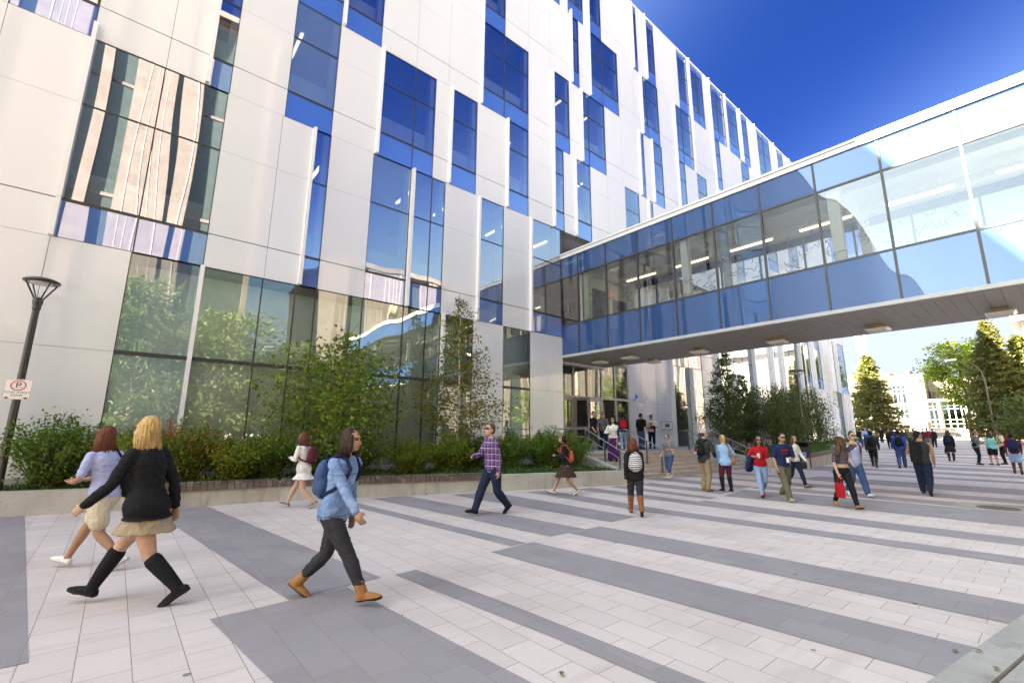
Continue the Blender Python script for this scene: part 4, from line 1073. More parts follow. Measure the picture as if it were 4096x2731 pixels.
# ------------------------------------------------------------------ far end of the plaza
ZF = zg(86)
L_CON = leaf_mat('spruce_needles', [(.05,.075,.025),(.11,.12,.04),(.18,.165,.06),(.08,.10,.035),(.24,.20,.07)], .3)
L_DEC = leaf_mat('ash_leaf', [(.12,.18,.02),(.18,.24,.02),(.26,.29,.03),(.15,.2,.02)], .45)
conifer('conifer', 'broad dark conifer in front of the pale building in the middle distance', (80.5,16.9,zg(80)), 12.1, 3.9, L_CON, 61)
conifer('conifer', 'tallest conifer at the right edge of the photo under the bridge', (70,3.9,zg(70)), 13.2, 3.3, L_CON, 62)
conifer('conifer', 'second conifer close behind the tallest one, at the far right', (72,1.9,zg(72)), 11.5, 3.4, L_CON, 63)
tree('ash_tree', 'light yellow green leafy tree left of the tallest conifer', (76,7.0,zg(76)), 11.8, lambda t: 3.2*max(.2, math.sin(min(1,.2+t*.75)*PI)**.6), L_DEC, [M_BARK], 7000, .34, 64, .2, 30, .04, .6, .32, .6, spread=.30)
tree('ash_tree', 'low yellow green tree in front of the white wall at the far right', (74,4.6,zg(74)), 4.6, lambda t: 1.6*max(.2, math.sin(min(1,.2+t*.75)*PI)**.6), L_DEC, [M_BARK], 1800, .26, 65, .08, 16, .04, .6, .3, .6, spread=.3)
tree('hedge_tree', 'dark bushy tree at the right edge behind the students', (62,1.3,zg(62)), 4.2, lambda t: 2.4*max(.4, math.sin(min(1,.3+t*.65)*PI)**.5), L_T3, [M_BARK], 5000, .26, 66, .1, 24, .05, .5, .08, .6, spread=.3, cat='bushy tree')
# green bed with a boulder at the end of the long planter
bd0, bd1, bd2 = gs(1925,1040), gs(1985,1028), gs(1960,1020)
bed = [(38,11.6),(46,12.0),(62,14.6),(70,17.2),(62,17.0),(46,13.5),(40,13.2)]
b = MB(); b.prism(bed, -.1, [zg(p[0])+.10 for p in bed]); tag(b.build('planting_bed', M_SOIL), kind='structure')
cover('ground_cover', 'bright green low plants in the long bed beyond the right planter', bed, lambda x: zg(x)+.12, 4500, 12, leaf_mat('bed_green', [(.06,.13,.02),(.09,.18,.025),(.13,.22,.03)], .2), .3, .5)
bm = bmesh.new(); bmesh.ops.create_icosphere(bm, subdivisions=3, radius=1)
for v in bm.verts: v.co *= 1+.22*noise.noise(v.co*1.3+Vector((3,1,2)))+.05*noise.noise(v.co*5)
me = bpy.data.meshes.new('boulder'); bm.to_mesh(me); bm.free(); o = bpy.data.objects.new('boulder', me); COL.objects.link(o)
o.location = (58,13.1,zg(58)+.2); o.scale = (.9,.6,.5); me.materials.append(M_CONC2); tag(o, 'grey boulder at the end of the green planting bed', 'boulder')
# pale building across the street
M_CREAM = concrete_mat('cream_wall', (.24,.20,.165), (.19,.16,.13), .25)
M_TEAL = glass_mat('teal_window', (.55,.80,.82), (.2,.32,.33), .35, .2)
M_PINKG = concrete_mat('pinkish_grey_wall', (.24,.20,.195), (.19,.16,.155), .3)
cb2 = empty('cream_building', (124,16,ZF), 0, 'cream building with gridded teal windows across the street', 'building')
b = MB(); XF = 119
b.box(XF, XF+9, 16.4, 21.7, ZF-.3, 13.7); b.box(XF-.2, XF+4, 18.35, 19.1, 13.701, 14.5); b.box(XF+.5, XF+9, 10.9, 16.3, ZF-.3, 6.0)
b.box(XF-6, XF+8, 3.2, 10.8, ZF-.3, 6.9); b.box(XF-2.2, XF-.02, 16.6, 22.2, ZF-.3, 4.6)
b.box(XF-.6, XF+.4, 14.55, 15.05, ZF-.3, 8.7); b.box(XF-.6, XF+.48, 10.9, 14.54, 8.2, 8.7); b.box(XF-.6, XF+.48, 15.06, 16.38, 8.2, 8.7)
b.build('wall', M_CREAM, cb2)
b = MB(); b.box(XF+9.01, XF+45, 7, 16.35, 9.2, 11.2); b.box(XF+3, XF+45, 6.9, 16.3, 10.4, 12.9); b.build('upper_storey', M_PINKG, cb2)
b = MB(); b.box(XF+3.2, XF+45, 7.1, 16.2, 8.8, 10.38); b.build('louvre_band', pm('brown_louvre', (.10,.07,.06), .6, .2), cb2)
b = MB()
for k in range(14): b.box(XF+3.1, XF+3.19, 7.4+k*.65, 7.55+k*.65, 8.8, 10.38)
for k in range(30): b.box(XF+4+k*1.3, XF+4.2+k*1.3, 7.0, 7.09, 8.8, 10.38)
b.build('louvre_post', M_PINKG, cb2)
def gridwin(y0, y1, z0, z1, cols, rows, x):
    g = MB(); g.box(x-.06, x-.02, y0, y1, z0, z1); o = g.build('window', M_TEAL, cb2)
    f = MB()
    for i in range(cols+1): yy = y0+(y1-y0)*i/cols; f.box(x-.14, x-.07, yy-.07, yy+.07, z0, z1)
    for r_ in rows: 
        for i in range(cols): f.box(x-.13, x-.075, y0+(y1-y0)*i/cols+.07, y0+(y1-y0)*(i+1)/cols-.07, r_-.06, r_+.06)
    f.build('window_frame', pm('pale_window_frame', (.42,.43,.41), .5, .05), o)
gridwin(19.3, 21.4, 5.1, 11.7, 3, (5.1,6.1,7.1,7.6,8.1,10.1,10.9,11.7), XF)
gridwin(15.06, 16.36, ZF+.1, 8.15, 2, (ZF+.1,2.4,3.2,4.0,4.8,6.8,7.4,8.1), XF+.5)
gridwin(10.95, 14.5, ZF+.1+1.3, 8.15, 4, (2.7,3.2,4.0,4.8,6.8,7.4,8.1), XF+.5)
for k in range(2):
    b = MB(); b.box(XF+.40, XF+.46, 11.5+k*1.1, 12.4+k*1.1, ZF, ZF+1.9); d_ = b.build('door', pm('pale_door', (.6,.6,.55), .5, .05), cb2)
    b = MB(); b.box(XF+.37, XF+.395, 11.65+k*1.1, 12.25+k*1.1, ZF+.9, ZF+1.6); b.build('door_glass', M_PINKD, d_)
b = MB(); b.box(XF-.1, XF+.1, 19.15, 19.3, 2, 13.6); b.build('downpipe', M_PINKG, cb2)
fb = empty('pale_hall', (128,28,ZF), 0, 'pinkish white hall mostly hidden behind the first conifer', 'building')
b = MB(); b.box(122, 140, 21.9, 40, ZF-.3, 11.2); b.build('wall', M_CREAM, fb)
b = MB(); b.box(123.5, 139, 22.5, 30, 11.21, 14.3); b.box(123.3, 139.2, 22.3, 30.2, 14.31, 14.8, 1); b.build('roof_block', [M_CREAM, pm('red_roof_edge', (.4,.12,.09), .6, .1)], fb)
b = MB(); 
for k in range(5): b.box(121.94, 121.98, 24+k*3, 26+k*3, 5.5, 8)
b.build('window', M_PINKD, fb)
wb = empty('white_pavilion', (78,.2,zg(78)), 0, 'white walled building with a grey overhanging roof at the right edge', 'building')
b = MB(); b.box(76, 96, -14, 1.45, zg(78)-.3, 14.4); b.build('wall', pm('white_render', (.5,.48,.46), .7, .04), wb)
b = MB(); b.prism([(75.2,-14.5),(96.5,-14.5),(96.5,2.2),(75.2,2.2)], 14.41, 16.6); b.build('roof', pm('grey_eave', (.30,.27,.30), .6, .08), wb)
# tower crane mast
cn = empty('tower_crane', (150,32.2,ZF), R(12), 'white lattice mast of a tower crane beyond the conifer', 'crane')
b = MB(); H2 = 46; q_ = 1.0
for sx in (-1,1):
    for sy in (-1,1): b.bar((sx*q_,sy*q_,0),(sx*q_,sy*q_,H2), .16, .16)
for k in range(int(H2/2)):
    z0 = k*2
    for a_, c_ in (((-q_,-q_),(q_,-q_)),((q_,-q_),(q_,q_)),((q_,q_),(-q_,q_)),((-q_,q_),(-q_,-q_))):
        b.bar((*a_,z0),(*c_,z0), .09, .09); b.bar((*(a_ if k%2 else c_),z0),(*(c_ if k%2 else a_),z0+2), .09, .09)
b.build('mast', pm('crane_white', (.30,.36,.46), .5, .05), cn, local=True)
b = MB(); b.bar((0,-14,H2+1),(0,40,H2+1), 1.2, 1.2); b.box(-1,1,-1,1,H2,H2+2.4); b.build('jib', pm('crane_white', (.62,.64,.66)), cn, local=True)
# curved street lights
def arm_lamp(loc, h, label, rz):
    rt = empty('street_light', loc, rz, label, 'street light', 'curved arm street lights')
    b = MB(); b.tube([(0,0,0),(0,0,h*.72),(.15,0,h*.85),(.7,0,h*.95),(1.9,0,h)], [.085,.065,.055,.045,.04], 8); b.build('post', pm('brown_steel_post', (.10,.08,.07), .5, .1), rt, smooth=True, local=True)
    b = MB(); b.prism([(1.8,-.12),(2.6,-.1),(2.7,0),(2.6,.1),(1.8,.12)], h-.06, h+.1); b.build('lamp_head', M_FIN, rt, local=True)
p = xp(2083,1000,96); arm_lamp((96,p.y,ZF), 9.6, 'curved street light in front of the cream building corner', R(-90))
p = xp(2287,1000,66); arm_lamp((66,p.y,zg(66)), 8.6, 'curved street light against the yellow green tree', R(100))
# cars on the street
def car(label, loc, rz, paint, L_=4.8, H_=1.75, suv=True, cat='car'):
    rt = empty('parked_car', loc, rz, label, cat, 'cars on the street')
    W2 = .93
    low = [(-L_/2,.35),(-L_/2+.05,.75),(-L_/2+.1,.95),(-L_*.20,1.02),(L_*.30 if suv else L_*.22,1.04),(L_/2-.05,.98),(L_/2,.6),(L_/2-.05,.32)]
    top = ([(-L_*.20,1.02),(-L_*.09,H_-.08),(0,H_),(L_*.36,H_-.02),(L_*.47,1.02)] if suv else [(-L_*.20,1.02),(-L_*.05,H_-.06),(.1,H_),(L_*.2,H_-.03),(L_*.36,1.02)])
    def loft(b, pr, w0, w1, m=0):
        n = len(pr); zs = [p[1] for p in pr]; z0, z1 = min(zs), max(zs)
        wd = [w0+(w1-w0)*((p[1]-z0)/(z1-z0)) for p in pr]
        b.add([(x,-wd[i],z) for i,(x,z) in enumerate(pr)]+[(x,wd[i],z) for i,(x,z) in enumerate(pr)], [tuple(range(n)), tuple(range(2*n-1,n-1,-1))]+[(i,n+i,n+(i+1)%n,(i+1)%n) for i in range(n)], m)
    b = MB(); loft(b, low, W2, W2-.03); loft(b, top, W2-.05, W2-.2); body = b.build('body', paint, rt, local=True)
    b = MB(); xa, xc = (-L_*.15, L_*.40) if suv else (-L_*.13, L_*.28)
    for s_ in (-1, 1):
        for u0, u1 in ((xa, xa+(xc-xa)*.36),(xa+(xc-xa)*.40, xa+(xc-xa)*.72),(xa+(xc-xa)*.76, xc)):
            w_ = W2-.05; sh = .10
            b.add([(u0+.08,s_*(w_-.015),1.08),(u1-.0,s_*(w_-.015),1.08),(u1-.05,s_*(w_-.115),H_-.13),(u0+.22 if u0 == xa else u0+.05,s_*(w_-.115),H_-.13)], [(0,1,2,3)])
    b.build('window', pm('car_glass', (.015,.02,.025), .08, .1), rt, local=True)
    for sx in (-L_*.31, L_*.31):
        for s_ in (-1, 1):
            b = MB(); b.T = Matrix.Translation((sx, s_*(W2-.12), .36)) @ Matrix.Rotation(R(90), 4, 'X'); b.lathe([(.2,-.11),(.36,-.11),(.37,-.06),(.37,.06),(.36,.11),(.2,.11)], (0,0,0), 20); w_ = b.build('wheel', pm('tyre', (.02,.02,.02), .8, .1), rt, local=True)
            b = MB(); b.T = Matrix.Translation((sx, s_*(W2-.0), .36)) @ Matrix.Rotation(R(90), 4, 'X'); b.lathe([(.23,-.02),(.23,.02),(.05,.03)], (0,0,0), 16); b.build('rim', M_STEEL, w_, local=True)
    b = MB()
    for s_ in (-1, 1): b.box(L_/2-.10, L_/2+.01, s_*.62-.12, s_*.62+.12, .78, .98)
    b.build('tail_light', pm('tail_red', (.45,.03,.02), .3, .1), rt, local=True)
    b = MB()
    for s_ in (-1, 1): b.box(-L_/2-.01, -L_/2+.12, s_*.6-.16, s_*.6+.16, .68, .84)
    b.build('headlight', M_FIN, rt, local=True)
    return rt
p = xp(2153,1000,92); car('black estate car with tinted windows parked before the cream building', (92,p.y,ZF-.02), R(-62), pm('black_car_paint', (.02,.022,.025), .2, .1, coat=.8))
p = xp(2112,998,98); car('silver car parked behind the black estate car', (98,p.y,ZF-.02), R(-75), pm('silver_car_paint', (.42,.46,.46), .25, .05, metal=.5, coat=.6), suv=False, H_=1.5)
# ------------------------------------------------------------------ people
def fabric(name, col, var=.14):
    if name in _pm: return _pm[name]
    m, nt, out = newmat(name); p = N(nt, 'ShaderNodeBsdfPrincipled'); p.inputs['Roughness'].default_value = .85; p.inputs['Specular IOR Level'].default_value = .2
    v = pos(nt, (1,1,1), True); n1 = nz(nt, v, 9, 4, .6)
    c = ramp(nt, n1, [(.3, tuple(q*(1-var) for q in col)), (.7, tuple(min(1,q*(1+var)) for q in col))])
    c = mixc(nt, .55, c, ramp(nt, nz(nt, v, 130, 2), [(.3,.7),(.7,1.12)]), 'MULTIPLY')
    L(nt, c, p.inputs['Base Color']); L(nt, bump(nt, nz(nt, v, 22, 3), .35, .012), p.inputs['Normal']); L(nt, p.outputs[0], out.inputs[0]); _pm[name] = m; return m
def plaid():
    m, nt, out = newmat('purple_plaid'); p = N(nt, 'ShaderNodeBsdfPrincipled'); p.inputs['Roughness'].default_value = .85
    v = pos(nt, (1,1,1), True); sp = N(nt, 'ShaderNodeSeparateXYZ'); L(nt, v, sp.inputs[0])
    def stripe(ax, fr, w): return math_(nt, 'LESS_THAN', math_(nt, 'FRACT', math_(nt, 'MULTIPLY', ax, fr)), w)
    xy = math_(nt, 'ADD', sp.outputs[0], sp.outputs[1])
    c = mixc(nt, math_(nt, 'MULTIPLY', stripe(xy, 8.5, .5), .75), (.17,.06,.22), (.03,.015,.06))
    c = mixc(nt, math_(nt, 'MULTIPLY', stripe(sp.outputs[2], 8.5, .45), .6), c, (.035,.02,.07))
    c = mixc(nt, math_(nt, 'MULTIPLY', stripe(sp.outputs[2], 8.5, .10), .75), c, (.6,.5,.65)); c = mixc(nt, math_(nt, 'MULTIPLY', stripe(xy, 8.5, .08), .7), c, (.6,.5,.65))
    L(nt, c, p.inputs['Base Color']); L(nt, p.outputs[0], out.inputs[0]); return m
def zebra():
    m, nt, out = newmat('zebra_print'); p = N(nt, 'ShaderNodeBsdfPrincipled'); p.inputs['Roughness'].default_value = .7
    w_ = N(nt, 'ShaderNodeTexWave'); w_.bands_direction = 'Z'; w_.inputs['Scale'].default_value = 8.5; w_.inputs['Distortion'].default_value = 5; w_.inputs['Detail'].default_value = 1.5; w_.inputs['Detail Scale'].default_value = 1.1
    L(nt, pos(nt, (1,1,1), True), w_.inputs['Vector']); L(nt, ramp(nt, w_.outputs['Fac'], [(.47,(.012,.012,.014)),(.53,(.72,.70,.69))]), p.inputs['Base Color']); L(nt, p.outputs[0], out.inputs[0]); return m
def stripes(name, a, c, fr):
    m, nt, out = newmat(name); p = N(nt, 'ShaderNodeBsdfPrincipled'); p.inputs['Roughness'].default_value = .85
    sp = N(nt, 'ShaderNodeSeparateXYZ'); L(nt, pos(nt, (1,1,1), True), sp.inputs[0]); L(nt, mixc(nt, math_(nt, 'LESS_THAN', math_(nt, 'FRACT', math_(nt, 'MULTIPLY', sp.outputs[2], fr)), .5), a, c), p.inputs['Base Color']); L(nt, p.outputs[0], out.inputs[0]); return m
def hairmat(name, col):
    if name in _pm: return _pm[name]
    m, nt, out = newmat(name); p = N(nt, 'ShaderNodeBsdfPrincipled'); p.inputs['Roughness'].default_value = .6; p.inputs['Specular IOR Level'].default_value = .25
    n1 = nz(nt, pos(nt, (60,60,5), True), 1, 3, .6); L(nt, ramp(nt, n1, [(.3, tuple(q*.6 for q in col)), (.7, tuple(min(1,q*1.35) for q in col))]), p.inputs['Base Color'])
    L(nt, bump(nt, n1, .5, .01), p.inputs['Normal']); L(nt, p.outputs[0], out.inputs[0]); _pm[name] = m; return m
def skinmat(name, col):
    if name in _pm: return _pm[name]
    m, nt, out = newmat(name); p = N(nt, 'ShaderNodeBsdfPrincipled'); p.inputs['Roughness'].default_value = .55; p.inputs['Specular IOR Level'].default_value = .35
    p.inputs['Subsurface Weight'].default_value = .08; p.inputs['Subsurface Radius'].default_value = (.02,.008,.004)
    L(nt, ramp(nt, nz(nt, pos(nt, (1,1,1), True), 14, 3), [(.3, tuple(q*.9 for q in col)), (.7, tuple(q*1.08 for q in col))]), p.inputs['Base Color']); L(nt, p.outputs[0], out.inputs[0]); _pm[name] = m; return m
def denim():
    m, nt, out = newmat('worn_denim'); p = N(nt, 'ShaderNodeBsdfPrincipled'); p.inputs['Roughness'].default_value = .9; p.inputs['Specular IOR Level'].default_value = .15
    v = pos(nt, (1,1,1), True); c = ramp(nt, nz(nt, v, 5, 5, .65), [(.3,(.11,.19,.36)),(.5,(.20,.30,.50)),(.72,(.38,.48,.66))])
    c = mixc(nt, .6, c, ramp(nt, nz(nt, pos(nt, (90,90,240), True), 1, 2), [(.3,.65),(.7,1.15)]), 'MULTIPLY')
    sp = N(nt, 'ShaderNodeSeparateXYZ'); L(nt, v, sp.inputs[0]); zf = sp.outputs[2]
    for z0 in (.80, 1.19): c = mixc(nt, math_(nt, 'MULTIPLY', math_(nt, 'LESS_THAN', math_(nt, 'ABSOLUTE', math_(nt, 'SUBTRACT', zf, z0)), .006), .6), c, (.05,.09,.18))
    L(nt, c, p.inputs['Base Color']); L(nt, bump(nt, nz(nt, v, 26, 4), .5, .012), p.inputs['Normal']); L(nt, p.outputs[0], out.inputs[0]); return m
SKIN = {'fair': skinmat('fair_skin', (.52,.31,.22)), 'tan': skinmat('tan_skin', (.40,.22,.14)), 'brown': skinmat('brown_skin', (.22,.115,.07)), 'dark': skinmat('dark_skin', (.075,.04,.028))}
HAIR = {'black': hairmat('black_hair', (.012,.010,.010)), 'dark': hairmat('dark_brown_hair', (.035,.018,.012)), 'brown': hairmat('brown_hair', (.085,.042,.022)), 'auburn': hairmat('auburn_hair', (.13,.035,.018)), 'blond': hairmat('blond_hair', (.50,.32,.13)), 'light': hairmat('light_brown_hair', (.17,.10,.05))}
M_EYE = pm('eye_dark', (.02,.015,.012), .2, .05); M_LIP = pm('lip', (.33,.10,.08), .5, .05); M_LENSD = pm('spectacles', (.015,.015,.018), .15, .05)
FAB = {'white': (.74,.72,.69), 'cream': (.62,.54,.40), 'beige': (.36,.28,.19), 'khaki': (.30,.22,.13), 'olive': (.13,.12,.075), 'black': (.012,.012,.014), 'charcoal': (.035,.035,.04), 'grey': (.16,.165,.18), 'lilac': (.40,.44,.68), 'denim': (.20,.31,.52), 'lightjean': (.26,.36,.55), 'jean': (.045,.085,.19), 'darkjean': (.014,.022,.05), 'navy': (.012,.022,.075), 'blue': (.03,.08,.36), 'red': (.42,.012,.02), 'maroon': (.14,.012,.025), 'burgundy': (.10,.018,.035), 'purple': (.075,.012,.10), 'brown': (.055,.033,.025), 'tan': (.35,.16,.06), 'boot': (.26,.095,.035), 'teal': (.16,.46,.50), 'yellow': (.62,.60,.36), 'sky': (.30,.48,.72), 'pink': (.62,.40,.38), 'hotpink': (.45,.03,.08), 'greycap': (.46,.43,.42), 'orange': (.45,.10,.05)}
def FB(k): return k if not isinstance(k, str) else fabric(k+'_fabric', FAB[k])
PEND = []
def raw_obj(name, mb, mats, parent, vox, smooth=4, post=None, fac=.5):
    me = bpy.data.meshes.new(name); me.from_pydata(mb.v, [], mb.f); me.update()
    o = bpy.data.objects.new(name, me); COL.objects.link(o); o.parent = parent
    r = o.modifiers.new('r', 'REMESH'); r.mode = 'VOXEL'; r.voxel_size = vox; r.adaptivity = 0
    s = o.modifiers.new('s', 'SMOOTH'); s.factor = fac; s.iterations = smooth
    PEND.append((o, mats if isinstance(mats, list) else [mats], post)); return o
def finish_people():
    dg = bpy.context.evaluated_depsgraph_get()
    for o, mats, post in PEND:
        me = bpy.data.meshes.new_from_object(o.evaluated_get(dg)); me.name = o.name
        old = o.data; o.modifiers.clear(); o.data = me; bpy.data.meshes.remove(old)
        me.materials.clear()
        for m in mats: me.materials.append(m)
        if post: post(me)
        me.polygons.foreach_set('use_smooth', [True]*len(me.polygons)); me.update()
    PEND.clear()
def chain(b, pts, rad, n=10):
    """rounded tapering limb through pts"""
    pts = [Vector(p) for p in pts]; rad = list(rad)
    d0 = (pts[0]-pts[1]).normalized(); d1 = (pts[-1]-pts[-2]).normalized()
    P = [pts[0]+d0*rad[0]*.86, pts[0]+d0*rad[0]*.5, *pts, pts[-1]+d1*rad[-1]*.5, pts[-1]+d1*rad[-1]*.86]
    b.tube(P, [rad[0]*.5, rad[0]*.87, *rad, rad[-1]*.87, rad[-1]*.5], n)
def ell(b, c, r, M=None, seg=14, rings=9):
    c = Vector(c); vs = []; fs = []
    M = M or Matrix.Identity(3)
    for i in range(1, rings):
        t = PI*i/rings
        for k in range(seg):
            a = 2*PI*k/seg; vs.append(c+M @ Vector((r[0]*math.sin(t)*math.cos(a), r[1]*math.sin(t)*math.sin(a), r[2]*math.cos(t))))
    n = len(vs); vs += [c+M @ Vector((0,0,r[2])), c+M @ Vector((0,0,-r[2]))]
    for i in range(rings-2):
        for k in range(seg): fs.append((i*seg+k, (i+1)*seg+k, (i+1)*seg+(k+1)%seg, i*seg+(k+1)%seg))
    for k in range(seg): fs.append((n, k, (k+1)%seg)); fs.append((n+1, (rings-2)*seg+(k+1)%seg, (rings-2)*seg+k))
    b.add(vs, fs)
def loft(b, rings, n=20):
    """rings: (cx, cy, z, rx, ry)"""
    vs = []; fs = []
    for cx, cy, z, rx, ry in rings:
        for k in range(n): a = 2*PI*k/n; vs.append((cx+rx*math.cos(a), cy+ry*math.sin(a), z))
    for i in range(len(rings)-1):
        for k in range(n): fs.append((i*n+k, i*n+(k+1)%n, (i+1)*n+(k+1)%n, (i+1)*n+k))
    if rings[0][2] > rings[-1][2]: fs = [f[::-1] for f in fs]; fs.append(tuple(range(n))); fs.append(tuple((len(rings)-1)*n+k for k in range(n-1,-1,-1)))
    else: fs.append(tuple(range(n-1,-1,-1))); fs.append(tuple((len(rings)-1)*n+k for k in range(n)))
    b.add(vs, fs)
def ik(a, t, l1, l2, pole):
    a = Vector(a); t = Vector(t); d = t-a; L_ = min(d.length, (l1+l2)*.999); d.normalize()
    x = (l1*l1-l2*l2+L_*L_)/(2*L_); h = math.sqrt(max(0, l1*l1-x*x))
    p = Vector(pole); p = (p-d*p.dot(d)).normalized()
    return a+d*x+p*h, a+d*L_
def wobble(amp, sc, seed, sz=None):
    def f(me):
        n = len(me.vertices); co = [0.0]*(3*n); no = [0.0]*(3*n); z_ = sc if sz is None else sz
        me.vertices.foreach_get('co', co); me.vertices.foreach_get('normal', no); o = Vector((seed*3.1, seed*1.7, seed)); N_ = noise.noise
        for i in range(0, 3*n, 3):
            q = Vector((co[i]*sc, co[i+1]*sc, co[i+2]*z_))+o; a = amp*(N_(q)+.5*N_(q*2.3))
            co[i] += no[i]*a; co[i+1] += no[i+1]*a; co[i+2] += no[i+2]*a
        me.vertices.foreach_set('co', co)
    return f
NP = [0]
def person(loc, heading, label, H=1.7, sex='f', pose='walk', stride=.42, lead='L', skin='fair', hair=('dark','long'), top=('white','long'), bottom=('jean','long'), shoes=('black','shoe'), arms=(('swing',None),('swing',None)), look=(0,0), vox=.011, group='people crossing the plaza', lean=.03, glasses=False, cap=None, build=1.0, hem=.50, topflare=0, gr=None):
    NP[0] += 1; sd = NP[0]
    hd = Vector((heading[0], heading[1], 0)).normalized(); rz = math.atan2(-hd.x, hd.y)
    rt = empty('person', loc, rz, label, 'person', group)
    k = H/1.7*1.0; S = lambda *v: Vector(v)*H
    w = build; f_ = sex == 'f'
    sw = (.0935 if f_ else .108)*w; hw = (.053 if f_ else .050)*w
    # leg pose
    lz = .515
    if pose == 'walk':
        fy, by = stride*.52, -stride*.48; lz -= .10*stride*stride+.006
        fr, bk = Vector((0,fy,.052)), Vector((0,by,.085)); pf, pb = .22, -.55
    elif pose == 'stand':
        fr, bk = Vector((0,.03,.045)), Vector((0,-.03,.045)); pf = pb = 0
    elif pose == 'stair':
        fr, bk = Vector((0,.16,-.04)), Vector((0,-.05,.06)); pf, pb = -.1, -.3; lz -= .01
    L_ = -1; sides = {-1: None, 1: None}
    ld = -1 if lead == 'L' else 1
    hips = {}; ank = {}; knee = {}; pit = {}
    fx = .045 if pose == 'walk' else .062
    for s in (-1, 1):
        t = fr if s == ld else bk
        hips[s] = Vector((s*hw, .0, lz)); a_ = Vector((s*fx, t.y, t.z))
        knee[s], ank[s] = ik(hips[s], a_, .246, .232, (s*.10, 1, .1)); pit[s] = pf if s == ld else pb
    tw = .05*ld if pose == 'walk' else 0
    ly = lambda z: lean*(z-lz)/.3       # forward lean above the hips
    sh = {s: Vector((s*sw, ly(.80)-s*tw*.5*(1), .787)) for s in (-1, 1)}
    elb = {}; wri = {}; hdir = {}; pn = {}
    for s, (mode, par) in zip((-1, 1), arms):
        a = sh[s]
        if mode == 'swing':
            sg = par if par is not None else (.34 if s != ld else -.34)*(1 if pose == 'walk' else .15)*(stride/.42)
            e = a+Vector((s*.028, math.sin(sg)*.175-.004, -math.cos(sg)*.175)); b2 = sg+.18+(.25 if sg > 0 else .05)
            wv = e+Vector((s*.002, math.sin(b2)*.148, -math.cos(b2)*.148)); 
        else:
            tgt = Vector(par); e, wv = ik(a, tgt, .175, .148, (s*.8, -.55, -.75))
        elb[s], wri[s] = e, wv; hdir[s] = (wv-e).normalized()
    hc = Vector((0, ly(.93)+.008, .925)); nb = Vector((0, ly(.84)-.006, .835))
    Rh = (Matrix.Rotation(look[0], 3, 'Z') @ Matrix.Rotation(-look[1], 3, 'X'))
    hd_ = lambda x, y, z: hc+Rh @ Vector((x,y,z))
    mid = lambda p, q, t: p.lerp(q, t)
    sc = H
    def P(v): return Vector(v)*sc
    def torso(b, g=0, z0=None, z1=None, flare=0):
        R_ = ([(.455,.072,.055),(.49,.094,.066),(.525,.103,.070),(.56,.095,.062),(.61,.077,.054),(.66,.079,.057),(.72,.090,.066),(.765,.092,.060),(.797,.077,.048),(.818,.052,.038),(.834,.036,.031)] if f_ else
              [(.455,.072,.056),(.49,.090,.066),(.525,.095,.068),(.56,.091,.063),(.61,.086,.059),(.66,.091,.063),(.72,.104,.069),(.765,.107,.063),(.797,.090,.050),(.818,.060,.040),(.834,.040,.033)])
        out = []
        for z, rx, ry in R_:
            if z0 is not None and z < z0-.012: continue
            if z1 is not None and z > z1: continue
            fl = flare*max(0, (.60-z))*2 if flare else 0
            out.append((0, ly(z)*sc, z*sc, (rx*w+g+fl)*sc, (ry*w+g+fl)*sc))
        if z0 is not None and z0 < .45:
            fl = flare*(.60-z0)*2; out.insert(0, (0, ly(z0)*sc, z0*sc, (.088*w+g+fl)*sc, (.066*w+g+fl)*sc))
        loft(b, out)
    def leg(b, s, g, t_end=1.0, flare=0):
        pts = [hips[s]+Vector((0,0,-.0)), mid(hips[s],knee[s],.35), knee[s], mid(knee[s],ank[s],.30), mid(knee[s],ank[s],.62), ank[s]]
        rad = [.054*w, .050*w, .0345*w, .0345*w, .026, .0215]
        if not f_: rad = [.052*w,.049*w,.036*w,.036*w,.028,.023]
        cum = [0,.17,.5,.65,.81,1.0]
        op = []; orr = []
        for p, r_, c_ in zip(pts, rad, cum):
            if c_ <= t_end+.001: op.append(p); orr.append(r_+g+flare*c_)
        if op[-1] != pts[-1]:
            i = len(op); u = (t_end-cum[i-1])/(cum[i]-cum[i-1])
            if u > .02: op.append(mid(pts[i-1],pts[i],u)); orr.append(rad[i-1]+(rad[i]-rad[i-1])*u+g+flare*t_end)
        chain(b, [P(p) for p in op], [r_*sc for r_ in orr], 12)
    def arm(b, s, g, t_end=1.0):
        pts = [sh[s], mid(sh[s],elb[s],.5), elb[s], mid(elb[s],wri[s],.3), wri[s]]
        rad = [.0285*w,.0255*w,.0205*w,.0205*w,.0150] if f_ else [.035*w,.031*w,.025*w,.025*w,.018]
        cum = [0,.25,.5,.65,1.0]; op = []; orr = []
        for p, r_, c_ in zip(pts, rad, cum):
            if c_ <= t_end+.001: op.append(p); orr.append(r_+g)
        if op[-1] != pts[-1]:
            i = len(op); u = (t_end-cum[i-1])/(cum[i]-cum[i-1])
            if u > .02: op.append(mid(pts[i-1],pts[i],u)); orr.append(rad[i-1]+(rad[i]-rad[i-1])*u+g)
        chain(b, [P(p) for p in op], [r_*sc for r_ in orr], 10)
    # ---- body
    b = MB(); torso(b)
    fr_ = max(.0088, vox*.80)/H/1.0
